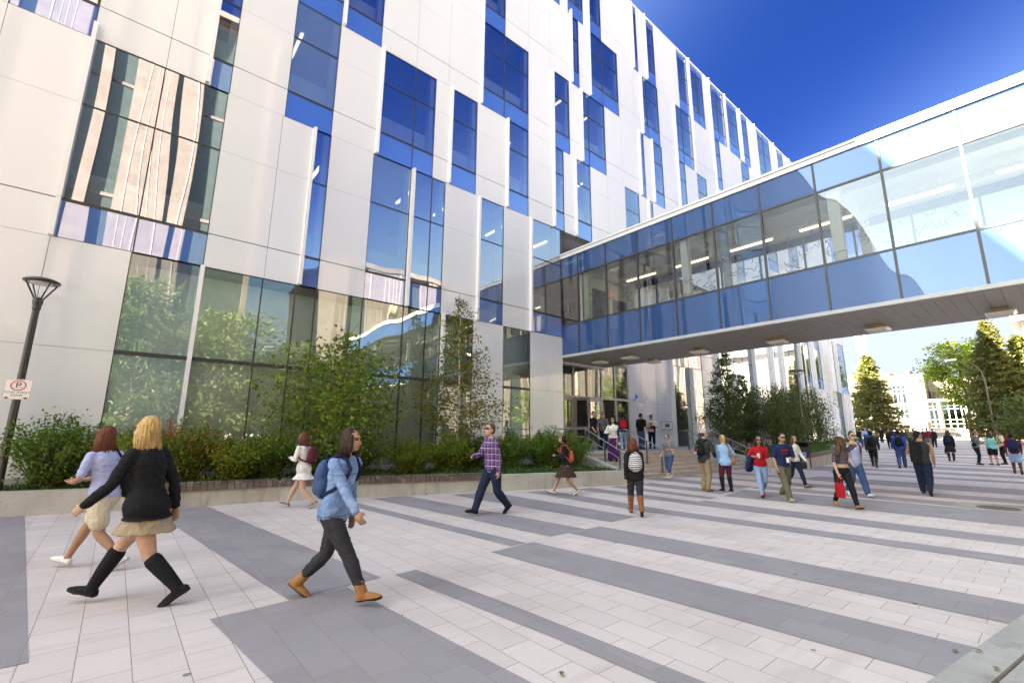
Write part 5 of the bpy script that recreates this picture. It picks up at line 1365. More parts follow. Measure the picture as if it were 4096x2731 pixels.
    for s in (-1, 1):
        leg(b, s, 0); arm(b, s, 0)
        # foot
        fd = Vector((s*.12, 1, 0)).normalized(); fd = Vector((fd.x*math.cos(pit[s]), fd.y*math.cos(pit[s]), math.sin(pit[s])))
        a = ank[s]; upv = Vector((0, -math.sin(pit[s]), math.cos(pit[s])))
        chain(b, [P(a-fd*.018-upv*.018), P(a+fd*.045-upv*.024), P(a+fd*.10-upv*.032)], [.022*sc,.021*sc,.013*sc], 8)
        # hand: palm, four unequal bent fingers, thumb off the side
        d = hdir[s]; ax = Vector((s,0,0)); side = (Vector((0,1,0))-d*d.y).normalized() if abs(d.y) < .9 else (Vector((0,0,1))-d*d.z).normalized()
        nrm = d.cross(side).normalized()*(-s)      # palm faces the body
        if nrm.x*s > 0: nrm = -nrm
        p0 = wri[s]; pc = p0+d*.028
        Mh = Matrix((side, nrm, d)).transposed(); ell(b, P(pc), (.0235*sc,.0105*sc,.030*sc), Mh)
        for i_, (o_, l_) in enumerate(((.0165,.040),(.0055,.045),(-.0055,.042),(-.0165,.034))):
            q0 = p0+d*.046+side*o_; c1 = d*.88+nrm*.42; c2 = d*.45+nrm*.85
            q1 = q0+c1.normalized()*l_*.5; q2 = q1+c2.normalized()*l_*.5
            chain(b, [P(q0-d*.01), P(q1), P(q2)], [fr_*sc, fr_*.94*sc, fr_*.85*sc], 6)
        t0 = p0+d*.014+side*.017; t1 = t0+(side*.7+d*.6+nrm*.3).normalized()*.022; t2 = t1+(d*.9+nrm*.45).normalized()*.018
        chain(b, [P(t0), P(t1), P(t2)], [fr_*1.1*sc, fr_*sc, fr_*.85*sc], 6)
    chain(b, [P(nb+Vector((0,-.004,-.02))), P(mid(nb,hc,.5)+Vector((0,-.004,-.004))), P(hc+Vector((0,-.006,-.02)))], [.034*sc,.0285*sc,.029*sc], 10)
    ell(b, P(hd_(0,-.006,.018)), (.0440*sc,.0560*sc,.0560*sc), Rh); ell(b, P(hd_(0,.014,-.020)), (.0365*sc,.0430*sc,.0480*sc), Rh); ell(b, P(hd_(0,.030,-.048)), (.0190*sc,.0190*sc,.0160*sc), Rh)
    chain(b, [P(hd_(0,.050,.004)), P(hd_(0,.0615,-.018))], [.0055*sc,.0085*sc], 6)
    for s in (-1, 1): ell(b, P(hd_(s*.0435,-.006,-.006)), (.006*sc,.013*sc,.018*sc), Rh)
    ell(b, P(hd_(0,.049,.020)), (.030*sc,.008*sc,.006*sc), Rh); ell(b, P(hd_(0,.0495,-.0355)), (.014*sc,.008*sc,.008*sc), Rh)
    eyes = [P(hd_(s*.0175,.049,.0045)) for s in (-1, 1)]; brow = [P(hd_(s*.019,.054,.0165)) for s in (-1, 1)]; lips = P(hd_(0,.056,-.0355)); fwd = Rh @ Vector((0,1,0))
    upr = Rh @ Vector((0,0,1)); rgt = Rh @ Vector((1,0,0))
    def face(me):
        for pl_ in me.polygons:
            c = pl_.center
            if c.z < .84*sc or pl_.normal.dot(fwd) < .15: continue
            for e in eyes:
                v = c-e
                if abs(v.dot(rgt)) < .0085*sc and abs(v.dot(upr)) < .0042*sc+vox*.2: pl_.material_index = 1
            for e in brow:
                v = c-e
                if abs(v.dot(rgt)) < .011*sc and abs(v.dot(upr)) < .0026*sc+vox*.15: pl_.material_index = 3
            v = c-lips
            if abs(v.dot(rgt)) < .0125*sc and abs(v.dot(upr)) < .0048*sc+vox*.1: pl_.material_index = 2
    hm_ = HAIR[hair[0]]
    raw_obj('body', b, [SKIN[skin], M_EYE, M_LIP, hm_], rt, vox, 3, face, .45)
    # ---- hair
    b = MB(); hs_ = hair[1]
    if cap is None or hs_ not in ('none',):
        if hs_ != 'none':
            if cap is None:
                ell(b, P(hd_(0,-.014,.026)), (.0485*sc,.0565*sc,.0560*sc), Rh)
            ell(b, P(hd_(0,-.026,.004)), (.0475*sc,.0455*sc,.052*sc), Rh)
            if hs_ in ('long','bob','verylong','pony','windy'):
                ln = {'long': .17, 'bob': .085, 'verylong': .25, 'pony': .0, 'windy': .24}[hs_]
                rgh = random.Random(sd)
                if ln:
                    for i in range(11):
                        a = R(-118+i*23.6)+PI; px_, py_ = math.sin(a-PI)*.046, -math.cos(a-PI)*.046
                        q0 = hd_(px_*.9, py_*.9-.004, .022); q1 = hd_(px_*1.12, py_*1.08-.004, -.035); 
                        l2 = ln*rgh.uniform(.85,1.1)*(1 if abs(i-5) < 4 else .8)
                        q2 = Vector((q1.x*1.05+rgh.gauss(0,.006), q1.y-.008, q1.z-l2*.55)); q3 = Vector((q1.x*1.02+rgh.gauss(0,.010), q1.y-.010, q1.z-l2))
                        if hs_ == 'windy': q2 += Vector((.03, .035, 0)); q3 += Vector((.07, .02, .03))
                        chain(b, [P(q0),P(q1),P(q2),P(q3)], [.015*sc,.0175*sc,.0165*sc,.008*sc], 6)
                if hs_ == 'windy':
                    for i in range(4): chain(b, [P(hd_(-.02+i*.014,.03,.055)), P(hd_(-.015+i*.018,.062,.01)), P(hd_(.0+i*.016,.068,-.07)), P(hd_(.02+i*.012,.062,-.13))], [.013*sc,.014*sc,.014*sc,.008*sc], 6)
                if hs_ == 'pony':
                    ell(b, P(hd_(0,-.072,.018)), (.016*sc,.018*sc,.018*sc), Rh); chain(b, [P(hd_(0,-.075,.015)), P(hd_(0,-.088,-.02)), P(hd_(.004,-.082,-.08)), P(hd_(.006,-.070,-.13))], [.014*sc,.019*sc,.016*sc,.006*sc], 8)
            if vox <= .0105 and hs_ in ('long','bob','verylong','windy'):
                lk = MB(); rgh = random.Random(sd+99)
                for i in range(90):
                    a = R(rgh.uniform(-125, 125))+PI; px_, py_ = math.sin(a-PI)*.050, -math.cos(a-PI)*.050
                    l2 = ln*rgh.uniform(.7,1.22); q0 = hd_(px_*.8, py_*.8-.006, .045); q1 = hd_(px_*1.28, py_*1.22-.006, -.03)
                    q2 = Vector((q1.x*1.08+rgh.gauss(0,.006), q1.y-.006+rgh.gauss(0,.005), q1.z-l2*.55)); q3 = q2+Vector((rgh.gauss(0,.012), rgh.gauss(0,.010), -l2*.45))
                    lk.tube([P(q0),P(q1),P(q2),P(q3)], [.0022*sc,.0026*sc,.0020*sc,.0008*sc], 3)
                lk.build('hair_strands', hm_, rt, smooth=True, local=True)
            if hs_ == 'bun': ell(b, P(hd_(0,-.062,.035)), (.022*sc,.022*sc,.022*sc), Rh)
            if hs_ == 'curly':
                rgh = random.Random(sd)
                for i in range(34):
                    a = rgh.uniform(.15*PI, 1.85*PI); px_, py_ = math.sin(a)*.055, math.cos(a)*.05-.02
                    if py_ > .02: continue
                    ell(b, P(hd_(px_, py_, rgh.uniform(-.16,.05))), (.019*sc,.019*sc,.024*sc))
            raw_obj('hair', b, hm_, rt, min(vox, .011), 2, wobble(.0065 if hs_ != 'short' else .003, 75, sd, 9 if hs_ not in ('curly','short') else 60))
    if cap:
        b = MB(); ell(b, P(hd_(0,-.008,.036)), (.0515*sc,.0600*sc,.0480*sc), Rh); ell(b, P(hd_(0,.064,.028)), (.036*sc,.034*sc,.0055*sc), Rh); raw_obj('cap', b, FB(cap), rt, min(vox,.009), 3)
    if glasses:
        b = MB()
        for s in (-1, 1): ell(b, P(hd_(s*.0185,.057,.0035)), (.0155*sc,.0038*sc,.0115*sc), Rh); chain(b, [P(hd_(s*.033,.052,.007)), P(hd_(s*.044,.0,.004))], [.0024*sc,.0024*sc], 5)
        chain(b, [P(hd_(-.006,.06,.007)), P(hd_(.006,.06,.007))], [.0024*sc,.0024*sc], 5)
        o = b.build('spectacles', M_LENSD, rt, smooth=True, local=True)
    # ---- clothes
    gb = .0075
    kind = bottom[1]
    if kind in ('long','capri','shorts','slim'):
        b = MB(); torso(b, gb*.9, None, .585)
        for s in (-1, 1): leg(b, s, gb*(1.0 if kind == 'slim' else 1.4), {'long': .985, 'slim': {'boot': .55, 'ankle': .90}.get(shoes[1], .965), 'capri': .74, 'shorts': .34}[kind], {'long': .006, 'slim': 0, 'capri': .003, 'shorts': .028}[kind])
        raw_obj('trousers' if kind != 'shorts' else 'shorts', b, FB(bottom[0]), rt, vox, 4, wobble(.006, 14, sd, 22))
    elif kind in ('mini','midi','maxi'):
        zz = {'mini': .37, 'midi': .30, 'maxi': .055}[kind]; fl = {'mini': .020, 'midi': .045, 'maxi': .035}[kind]
        b = MB(); n_ = 6; rg_ = []
        for i in range(n_+1):
            zt_ = .60 if top[1] == 'none' or hem > .55 else max(zz+.05, hem+.035); t = i/n_; z = zt_+(zz-zt_)*t; ys = (ank[ld].y+ank[-ld].y)/2*max(0,(lz-z)/lz)
            ryx = .068*w+gb+fl*t+abs(ank[1].y-ank[-1].y)*.5*max(0,(lz-z)/lz)*.95
            rx = (.080+.026*min(1,t*2.2))*w+gb+fl*t*.7
            rg_.append((0, (ys+ly(z)*.3)*sc, z*sc, rx*sc, ryx*sc))
        loft(b, rg_, 24); raw_obj('skirt', b, FB(bottom[0]), rt, vox, 3, wobble(.012, 14, sd))
    tk = top[1]
    if tk != 'none':
        b = MB(); torso(b, gb+.004+(.004 if tk in ('jacket','coat') else 0), hem, None, topflare)
        ge = {'long': 1.0, 'short': .40, 'jacket': .97, 'coat': .97, 'tank': 0, 'half': .58}[tk]
        if ge:
            for s in (-1, 1): arm(b, s, .0065 if tk in ('long','short','half') else .0095, ge)
        else:
            for s in (-1, 1): chain(b, [P(Vector((s*.055, ly(.8)+.012, .80))), P(Vector((s*.055, ly(.8)-.01, .825))), P(Vector((s*.05, ly(.8)-.03, .79)))], [.02*sc]*3, 8)
        if tk in ('jacket','coat'): chain(b, [P(Vector((-.03, ly(.83)-.014, .838))), P(Vector((0, ly(.83)-.026, .842))), P(Vector((.03, ly(.83)-.014, .838)))], [.014*sc]*3, 8)
        raw_obj({'jacket':'jacket','coat':'coat','tank':'tank_top'}.get(tk,'shirt'), b, FB(top[0]), rt, vox, 4, wobble(.0075, 13, sd+.5, 24))
    # ---- shoes
    for s in (-1, 1):
        b = MB(); fd = Vector((s*.12, 1, 0)).normalized(); fd = Vector((fd.x*math.cos(pit[s]), fd.y*math.cos(pit[s]), math.sin(pit[s]))); a = ank[s]; upv = Vector((0, -math.sin(pit[s]), math.cos(pit[s])))
        chain(b, [P(a-fd*.022-upv*.020), P(a+fd*.030-upv*.020), P(a+fd*.080-upv*.030), P(a+fd*.108-upv*.033)], [.0245*sc,.0245*sc,.0215*sc,.0145*sc], 10)
        sp0 = a-upv*.040; 
        q = [(-.042,-.018),(-.042,.018),(.05,.025),(.105,.020),(.122,0),(.105,-.020),(.05,-.023)]
        rt_ = fd.cross(upv).normalized(); vs_ = [P(sp0+fd*u+rt_*v) for u, v in q]+[P(sp0+fd*u+rt_*v+upv*.012) for u, v in q]; n_ = len(q)
        b.add(vs_, [tuple(range(n_)), tuple(range(2*n_-1,n_-1,-1))]+[(i,n_+i,n_+(i+1)%n_,(i+1)%n_) for i in range(n_)])
        if shoes[1] == 'ankle': chain(b, [P(a-upv*.01), P(mid(ank[s],knee[s],.24))], [.0315*sc,.0335*sc], 10)
        if shoes[1] == 'boot': chain(b, [P(a-upv*.01), P(mid(ank[s],knee[s],.45)), P(mid(ank[s],knee[s],.86))], [.028*sc,.038*sc,.0435*sc], 10)
        def sole(me, o_=P(sp0), u_=upv.copy()):
            for p_ in me.polygons:
                if (p_.center-o_).dot(u_) < .017: p_.material_index = 1
        raw_obj('boot' if shoes[1] in ('boot','ankle') else 'shoe', b, [FB(shoes[0]), fabric('shoe_sole', (.035,.028,.024)) if shoes[0] not in ('white','grey','beige') else fabric('pale_sole', (.55,.53,.5))], rt, min(vox,.011), 3, sole)
    rt['H'] = H
    def world(v): return rt.matrix_basis @ (Vector(v)*sc)
    ctx = dict(root=rt, sc=sc, ly=ly, wri=wri, hdir=hdir, sh=sh, rz=rz, loc=Vector(loc), hc=hc)
    return ctx
def carried(name, ctx, label, cat, mb_fn, mats, vox=.012, smooth=3, post=None, group=None):
    """a bag, cup or other carried thing: a top-level thing in its bearer's frame"""
    rt = empty(name, ctx['loc'], ctx['rz'], label, cat, group)
    out = mb_fn(ctx)
    for nm, b, m, rem in out:
        if rem: raw_obj(nm, b, m, rt, vox, smooth, post)
        else: b.build(nm, m, rt, smooth=False, local=True)
    return rt
def backpack(ctx, label, col, size=1.0, detail=None, low=0, one=False):
    sc, ly = ctx['sc'], ctx['ly']; mt = FB(col)
    def fn(c):
        b = MB(); y0 = ly(.72)-.068-.012; z = .70-low
        ell(b, Vector((0, y0-.040, z-.01))*sc, (.085*sc*size,.056*sc*size,.128*sc*size)); ell(b, Vector((0, y0-.028, z-.05))*sc, (.09*sc*size,.060*sc*size,.085*sc*size)); ell(b, Vector((0, y0-.075*size, z-.055))*sc, (.062*sc*size,.034*sc*size,.058*sc*size))
        s_ = MB()
        for s in (-1, 1):
            s_.tube([Vector(q)*sc for q in ((s*.058, y0-.0, z+.10),(s*.060, ly(.81)-.022, .836),(s*.062, ly(.80)+.035, .822),(s*.066, ly(.75)+.078, .755),(s*.080, ly(.69)+.062, .69),(s*.093, ly(.65)+.0, .635),(s*.075, y0-.012, z-.10))], .011*sc, 6)
        h_ = MB(); h_.tube([Vector(q)*sc for q in ((-.018,y0-.03,z+.115),(0,y0-.03,z+.142),(.018,y0-.03,z+.115))], .006*sc, 6)
        return [('bag_body', b, mt, True), ('strap', s_, FB(detail or col), False), ('handle', h_, FB(detail or col), False)]
    return carried('backpack', ctx, label, 'backpack', fn, None)
def cup(ctx, side, label, col='white'):
    w_ = ctx['wri'][side]*ctx['sc']; d = ctx['hdir'][side]*ctx['sc']; p = w_+d*.052+Vector((-side*.022*ctx['sc'], .012, .0))
    def fn(c):
        b = MB(); b.lathe([(.028,-.05),(.037,.055)], p, 14); l = MB(); l.lathe([(.040,.0555),(.040,.062),(.034,.070)], p, 14)
        return [('cup_body', b, FB(col), False), ('lid', l, FB(col), False)]
    return carried('paper_cup', ctx, label, 'cup', fn, None)
def phone(ctx, side, label):
    w_ = ctx['wri'][side]*ctx['sc']; d = ctx['hdir'][side]; p = w_+d*.085+Vector((-side*.02,.012,.012))
    def fn(c):
        b = MB(); b.T = Matrix.Translation(p) @ Matrix.Rotation(R(-50), 4, 'X'); b.box(-.035,.035,-.005,.005,-.065,.075); s_ = MB(); s_.T = b.T; s_.box(-.031,.031,-.0062,-.0051,-.055,.065)
        return [('case', b, M_LENSD, False), ('screen', s_, pm('phone_screen', (.05,.06,.09), .1, .05), False)]
    return carried('phone', ctx, label, 'phone', fn, None)
def shoulder_bag(ctx, side, label, col, z=.52, y=-.02, size=1.0, strap='cross', name='handbag', x=.15):
    sc, ly = ctx['sc'], ctx['ly']
    def fn(c):
        b = MB(); c_ = Vector((side*x, y, z))
        ell(b, c_*sc, (.036*sc*size,.085*sc*size,.075*sc*size)); ell(b, (c_+Vector((0,0,-.03)))*sc, (.042*sc*size,.09*sc*size,.055*sc*size))
        s_ = MB(); sx = side if strap == 'same' else -side
        s_.tube([Vector(q)*sc for q in ((side*(x+.0), y-.07, z+.05),(side*.095, ly(.7)-.085, .70),(sx*.058, ly(.81)-.03, .838),(sx*.06, ly(.8)+.034, .82),(side*(.06 if strap != 'same' else .09), ly(.7)+.085, .70),(side*(x+.0), y+.07, z+.05))], .007*sc, 6)
        return [('bag_body', b, FB(col), True), ('strap', s_, FB(col), False)]
    return carried(name, ctx, label, 'handbag', fn, None)
def hand_bag(ctx, side, label, col, name='tote_bag', size=1.0):
    sc = ctx['sc']; w_ = ctx['wri'][side]+ctx['hdir'][side]*.055
    def fn(c):
        b = MB(); q = w_+Vector((side*.012,0,-.15*size)); r = .075*size
        loft(b, [(q.x*sc,q.y*sc,(q.z-.09*size)*sc,.03*sc*size,.085*sc*size),(q.x*sc,q.y*sc,(q.z)*sc,.034*sc*size,.095*sc*size),(q.x*sc,q.y*sc,(q.z+.085*size)*sc,.012*sc*size,.095*sc*size)], 18)
        s_ = MB(); s_.tube([Vector((q.x,q.y-.05*size,q.z+.08*size))*sc, Vector((w_.x,w_.y-.012,w_.z-.004))*sc, Vector((w_.x,w_.y+.012,w_.z-.004))*sc, Vector((q.x,q.y+.05*size,q.z+.08*size))*sc], .006*sc, 6)
        return [('bag_body', b, FB(col), True), ('handle', s_, FB(col), False)]
    return carried(name, ctx, label, 'bag', fn, None)
IL = (-.764,.645); IR = (.764,-.645); AWAY = (.645,.764); TO = (-.645,-.764)
def mix2(a, c, t): return (a[0]*(1-t)+c[0]*t, a[1]*(1-t)+c[1]*t)
def at(px, py): p = gs(px, py); return (p.x, p.y, p.z)
SW_ = (('swing',None),('swing',None))
HOLD2 = (('to',(-.045,.17,.655)),('to',(.045,.17,.655)))
# --- the three nearest
c = person(at(212,1306), mix2(IL,TO,.05), 'auburn haired woman in a lilac top, cream shorts and white shoes striding left', 1.65, lead='R', stride=.44, skin='tan', hair=('auburn','long'), top=('lilac','short'), bottom=('cream','shorts'), shoes=('white','shoe'), arms=(('to',(-.06,.20,.60)),('to',(.05,.20,.61))), vox=.0075, lean=.045)
shoulder_bag(c, 1, 'black shoulder bag on the woman in the lilac top', 'black', .56, -.10, 1.25, 'same', x=.13)
c = person(at(305,1386), mix2(IL,TO,.12), 'blonde woman in a black cardigan, beige skirt and black knee boots striding left', 1.74, lead='R', stride=.50, hair=('blond','long'), top=('black','coat'), bottom=('beige','mini'), shoes=('black','boot'), vox=.0075, hem=.44, topflare=.10, lean=.04)
c = person(at(752,1381), mix2(IR,TO,.12), 'dark haired woman in a light denim jacket, black jeans and brown boots striding right', 1.64, lead='R', stride=.47, skin='tan', hair=('dark','bob'), top=(denim(),'jacket'), bottom=('charcoal','slim'), shoes=('tan','ankle'), arms=(('swing',-.15),('to',(.14,.22,.50))), vox=.0075, hem=.46, topflare=.05, lean=.045)
backpack(c, 'blue backpack on the woman in the denim jacket', 'jean', .95, 'navy')
# --- middle distance
c = person(at(690,1166), IL, 'woman in a short white dress with long auburn hair walking left', 1.60, lead='R', stride=.40, hair=('auburn','verylong'), top=('white','long'), bottom=('white','mini'), shoes=('grey','shoe'), arms=HOLD2, vox=.010, hem=.40, topflare=.07, glasses=True)
backpack(c, 'maroon backpack on the woman in the white dress', 'burgundy', .95); phone(c, 1, 'phone held by the woman in the white dress')
c = person(at(1130,1180), mix2(IL,TO,.45), 'man in a purple plaid shirt and dark jeans looking at his phone', 1.80, 'm', stride=.40, lead='R', hair=('brown','short'), top=(plaid(),'long'), bottom=('darkjean','long'), shoes=('black','shoe'), arms=(('swing',-.2),('to',(.12,.19,.63))), vox=.010, hem=.46, glasses=True, look=(0,-.25))
phone(c, 1, 'phone in the hand of the man in the plaid shirt')
c = person(at(1300,1137), mix2(IL,TO,.1), 'woman with curly black hair in a dark dress and brown coat walking left', 1.57, stride=.40, lead='R', skin='tan', hair=('black','curly'), top=('black','long'), bottom=('brown','midi'), shoes=('cream','shoe'), arms=HOLD2, vox=.011, look=(0,-.4))
backpack(c, 'rust red backpack on the woman with curly black hair', 'orange', .85, low=.05); phone(c, -1, 'phone held by the woman with curly hair')
c = person(at(1462,1183), mix2(AWAY,IR,.1), 'woman in a black jacket and tall brown boots walking away with a zebra backpack', 1.52, stride=.34, lead='L', hair=('auburn','bob'), top=('black','jacket'), bottom=('charcoal','slim'), shoes=('boot','boot'), vox=.010, hem=.45, topflare=.05)
backpack(c, 'zebra striped backpack on the woman in brown boots', zebra(), 1.05, 'black')
c = person((16.0,9.75,0), mix2(IL,TO,.5), 'person in a blue tee shirt, denim capri trousers and white shoes by the stairs', 1.62, stride=.36, hair=('brown','short'), top=('grey','short'), bottom=('jean','capri'), shoes=('white','shoe'), arms=(('to',(-.08,.15,.66)),('swing',.1)), vox=.012, glasses=True)
shoulder_bag(c, -1, 'pale pink bag on the person by the stairs', 'pink', .62, .02, .9, 'same', x=.12)
c = person(at(1622,1127), mix2(IR,AWAY,.35), 'man in a grey cap, black jacket and khaki trousers standing with his back turned', 1.76, 'm', 'stand', hair=('brown','short'), cap='greycap', top=('charcoal','jacket'), bottom=('khaki','long'), shoes=('tan','shoe'), arms=(('swing',.15),('to',(.11,.14,.56))), vox=.011, hem=.46, look=(-.5,-.1))
rt = backpack(c, 'black backpack with red and green trim on the man in the grey cap', 'black', 1.0)
b = MB(); sc = c['sc']; y_ = c['ly'](.72)-.068-.118
b.tube([Vector(q)*sc for q in ((-.05,y_+.03,.735),(-.02,y_-.0,.75),(.03,y_+.005,.735))], .008*sc, 6); b.build('green_trim', FB(fabric('green_trim', (.02,.30,.10))), rt, local=True)
b = MB(); b.tube([Vector(q)*sc for q in ((-.02,y_-.0,.73),(.0,y_-.012,.69),(.03,y_+.002,.655))], .009*sc, 6); b.build('red_trim', FB('red'), rt, local=True)
b = MB(); b.box(-.045*sc,.0,(y_-.006)*sc,(y_-.004)*sc+.006,.60*sc,.635*sc); b.build('patch', FB('greycap'), rt, local=True)
c = person(at(1671,1128), AWAY, 'blonde woman with a ponytail, white shirt, burgundy trousers and black rubber boots', 1.61, 'f', 'stand', skin='fair', hair=('blond','pony'), top=('sky','long'), bottom=('burgundy','slim'), shoes=('black','boot'), arms=(('swing',.1),('to',(.10,.12,.60))), vox=.010, hem=.45, topflare=.05)
c['root'].children[0]
shoulder_bag(c, 1, 'tan leather handbag on the shoulder of the blonde woman in rubber boots', 'tan', .55, .0, 1.05, 'same', x=.135)
c = person(at(1752,1141), mix2(TO,IL,.2), 'woman in a red top and light jeans carrying a white cup and a dark jacket', 1.60, skin='tan', stride=.34, lead='R', hair=('dark','long'), top=('red','short'), bottom=('lightjean','slim'), shoes=('red','shoe'), arms=(('swing',.0),('to',(.10,.15,.66))), vox=.011, glasses=True)
cup(c, 1, 'white paper cup held by the woman in the red top')
def coat_fn(cc):
    sc = cc['sc']; e = cc['wri'][1]; b = MB(); q = Vector((.15,.06,.58))
    for i in range(5): chain(b, [(q+Vector((.01*i-.02,.02*i-.04,.06)))*sc, (q+Vector((.02*i-.02,.03*i-.06,-.06)))*sc, (q+Vector((.025*i-.02,.025*i-.06,-.14-.02*(i%2))))*sc], [.035*sc,.04*sc,.025*sc], 8)
    return [('jacket_folds', b, FB('navy'), True)]
carried('folded_jacket', c, 'dark jacket hanging over the arm of the woman in the red top', 'jacket', coat_fn, None, post=wobble(.012, 14, 4))
c = person(at(1806,1149), TO, 'man in a navy printed tee shirt and olive trousers holding a cup', 1.67, 'm', stride=.36, lead='R', skin='tan', hair=('black','short'), top=('navy','short'), bottom=('olive','long'), shoes=('beige','shoe'), arms=(('to',(-.03,.16,.60)),('swing',.05)), vox=.011, glasses=True, hem=.48)
cup(c, -1, 'paper cup held by the man in the navy tee shirt')
b = MB(); sc = c['sc']
for z_, w_ in ((.745,.05),(.728,.055),(.69,.042)): b.tube([Vector((x*w_, c['ly'](.73)+.081-abs(x)*.010, z_))*sc for x in (-1,-.5,0,.5,1)], .007*sc, 5)
b.build('chest_print', FB('red'), c['root'], local=True)
c = person(at(1830,1119), mix2(TO,IR,.1), 'auburn haired woman in a white long sleeved top and dark jeans', 1.62, stride=.38, lead='L', hair=('brown','long'), top=('white','long'), bottom=('darkjean','slim'), shoes=('tan','shoe'), vox=.012, arms=(('swing',.35),('swing',-.2)))
shoulder_bag(c, 1, 'black shoulder bag of the woman in the white top', 'black', .55, -.03, .8, 'same', x=.13)
c = person(at(1944,1166), mix2(TO,IL,.1), 'woman with windblown brown hair, striped crop top and black trousers', 1.60, stride=.36, lead='L', skin='fair', hair=('brown','windy'), top=(stripes('navy_stripe', (.02,.03,.10), (.16,.10,.08), 26),'short'), bottom=('black','slim'), shoes=('tan','shoe'), arms=(('to',(-.08,.07,.90)),('swing',.05)), vox=.010, hem=.60, look=(.25,-.35))
hand_bag(c, 1, 'red tote bag carried by the woman with windblown hair', 'red', size=1.15)
c = person(at(1971,1139), mix2(TO,IL,.1), 'man in a grey tee shirt and blue jeans behind the windblown woman', 1.74, 'm', stride=.34, lead='L', hair=('brown','short'), top=('lilac','short'), bottom=('jean','long'), shoes=('white','shoe'), vox=.011, hem=.46, glasses=True)
backpack(c, 'maroon backpack of the man in the grey tee shirt', 'maroon', .95)
c = person(at(2130,1137), (1,.12), 'man in a dark tank top and blue jeans walking away', 1.77, 'm', stride=.34, lead='L', skin='tan', hair=('black','short'), top=('charcoal','tank'), bottom=('darkjean','long'), shoes=('brown','shoe'), arms=(('to',(-.07,.16,.70)),('swing',.1)), vox=.010, hem=.48, look=(-.9,0), build=1.04)
def drape(cc):
    sc, ly = cc['sc'], cc['ly']; b = MB()
    for i in range(6):
        x = -.105+i*.022; chain(b, [Vector((x,ly(.8)+.02,.822))*sc, Vector((x,ly(.8)-.055,.80))*sc, Vector((x-.005,ly(.7)-.095,.68))*sc, Vector((x-.01,ly(.6)-.10,.52-.015*(i%3)))*sc], [.022*sc,.024*sc,.026*sc,.02*sc], 8)
    return [('jacket_folds', b, FB('black'), True)]
carried('draped_jacket', c, 'black jacket slung over the shoulder of the man in the tank top', 'jacket', drape, None, post=wobble(.012, 14, 2))
# --- walking away up the plaza
G2 = 'people walking away up the plaza'
c = person(at(2010,1073), (1,.16), 'person in a dark jacket and brown boots walking away up the plaza', 1.74, 'm', stride=.40, lead='L', skin='dark', hair=('black','short'), top=('charcoal','jacket'), bottom=('black','slim'), shoes=('brown','boot'), vox=.012, group=G2, hem=.47); backpack(c, 'black backpack on the person in brown boots', 'black', .95)
c = person(at(2074,1075), (1,.10), 'man in a bright blue jacket and jeans walking away up the plaza', 1.78, 'm', stride=.32, lead='R', skin='dark', hair=('black','short'), top=('blue','jacket'), bottom=('jean','long'), shoes=('tan','shoe'), vox=.012, group=G2, hem=.48); backpack(c, 'black backpack on the man in the bright blue jacket', 'black', 1.0)
c = person(at(2187,1059), (1,.05), 'woman in black with long brown hair carrying a pink bag', 1.70, stride=.26, lead='R', hair=('brown','verylong'), top=('black','jacket'), bottom=('black','midi'), shoes=('charcoal','boot'), vox=.013, group=G2); backpack(c, 'navy backpack on the woman in black', 'navy', .75); hand_bag(c, -1, 'hot pink bag carried by the woman in black', 'hotpink', size=.9)
G3 = 'students standing at the right edge'
c = person(at(2249,1067), (.35,-.94), 'woman in a grey cardigan and black trousers standing with folded hands', 1.70, 'f', 'stand', skin='tan', hair=('light','bun'), top=('grey','jacket'), bottom=('black','slim'), shoes=('black','shoe'), arms=HOLD2, vox=.012, group=G3, hem=.5); shoulder_bag(c, 1, 'black shoulder bag of the woman in the grey cardigan', 'black', .60, -.06, .7, 'same', x=.11)
c = person(at(2287,1068), (.75,.55), 'woman in a teal tee shirt and black shorts with a cream bag', 1.62, 'f', 'stand', skin='tan', hair=('dark','long'), top=('teal','short'), bottom=('black','shorts'), shoes=('charcoal','shoe'), vox=.012, group=G3); shoulder_bag(c, 1, 'cream cross body bag of the woman in the teal tee shirt', 'cream', .58, .03, .75, 'cross', x=.12)
c = person(at(2311,1066), (-.4,.9), 'bearded man in a pale yellow tee shirt and black trousers', 1.76, 'm', 'stand', skin='brown', hair=('black','short'), top=('yellow','short'), bottom=('black','slim'), shoes=('charcoal','shoe'), arms=(('to',(-.06,.15,.62)),('to',(.06,.15,.62))), vox=.012, group=G3, glasses=True); backpack(c, 'maroon backpack on the man in the pale yellow tee shirt', 'maroon', .95)
c = person(at(2340,1089), (.85,.1), 'person in a maroon shirt and pale shorts at the right edge of the photo', 1.66, 'm', stride=.36, lead='L', skin='dark', hair=('black','short'), top=('maroon','short'), bottom=('sky','shorts'), shoes=('brown','shoe'), vox=.011, group=G3, lean=.06); backpack(c, 'big navy backpack on the person in the maroon shirt', 'navy', 1.2)
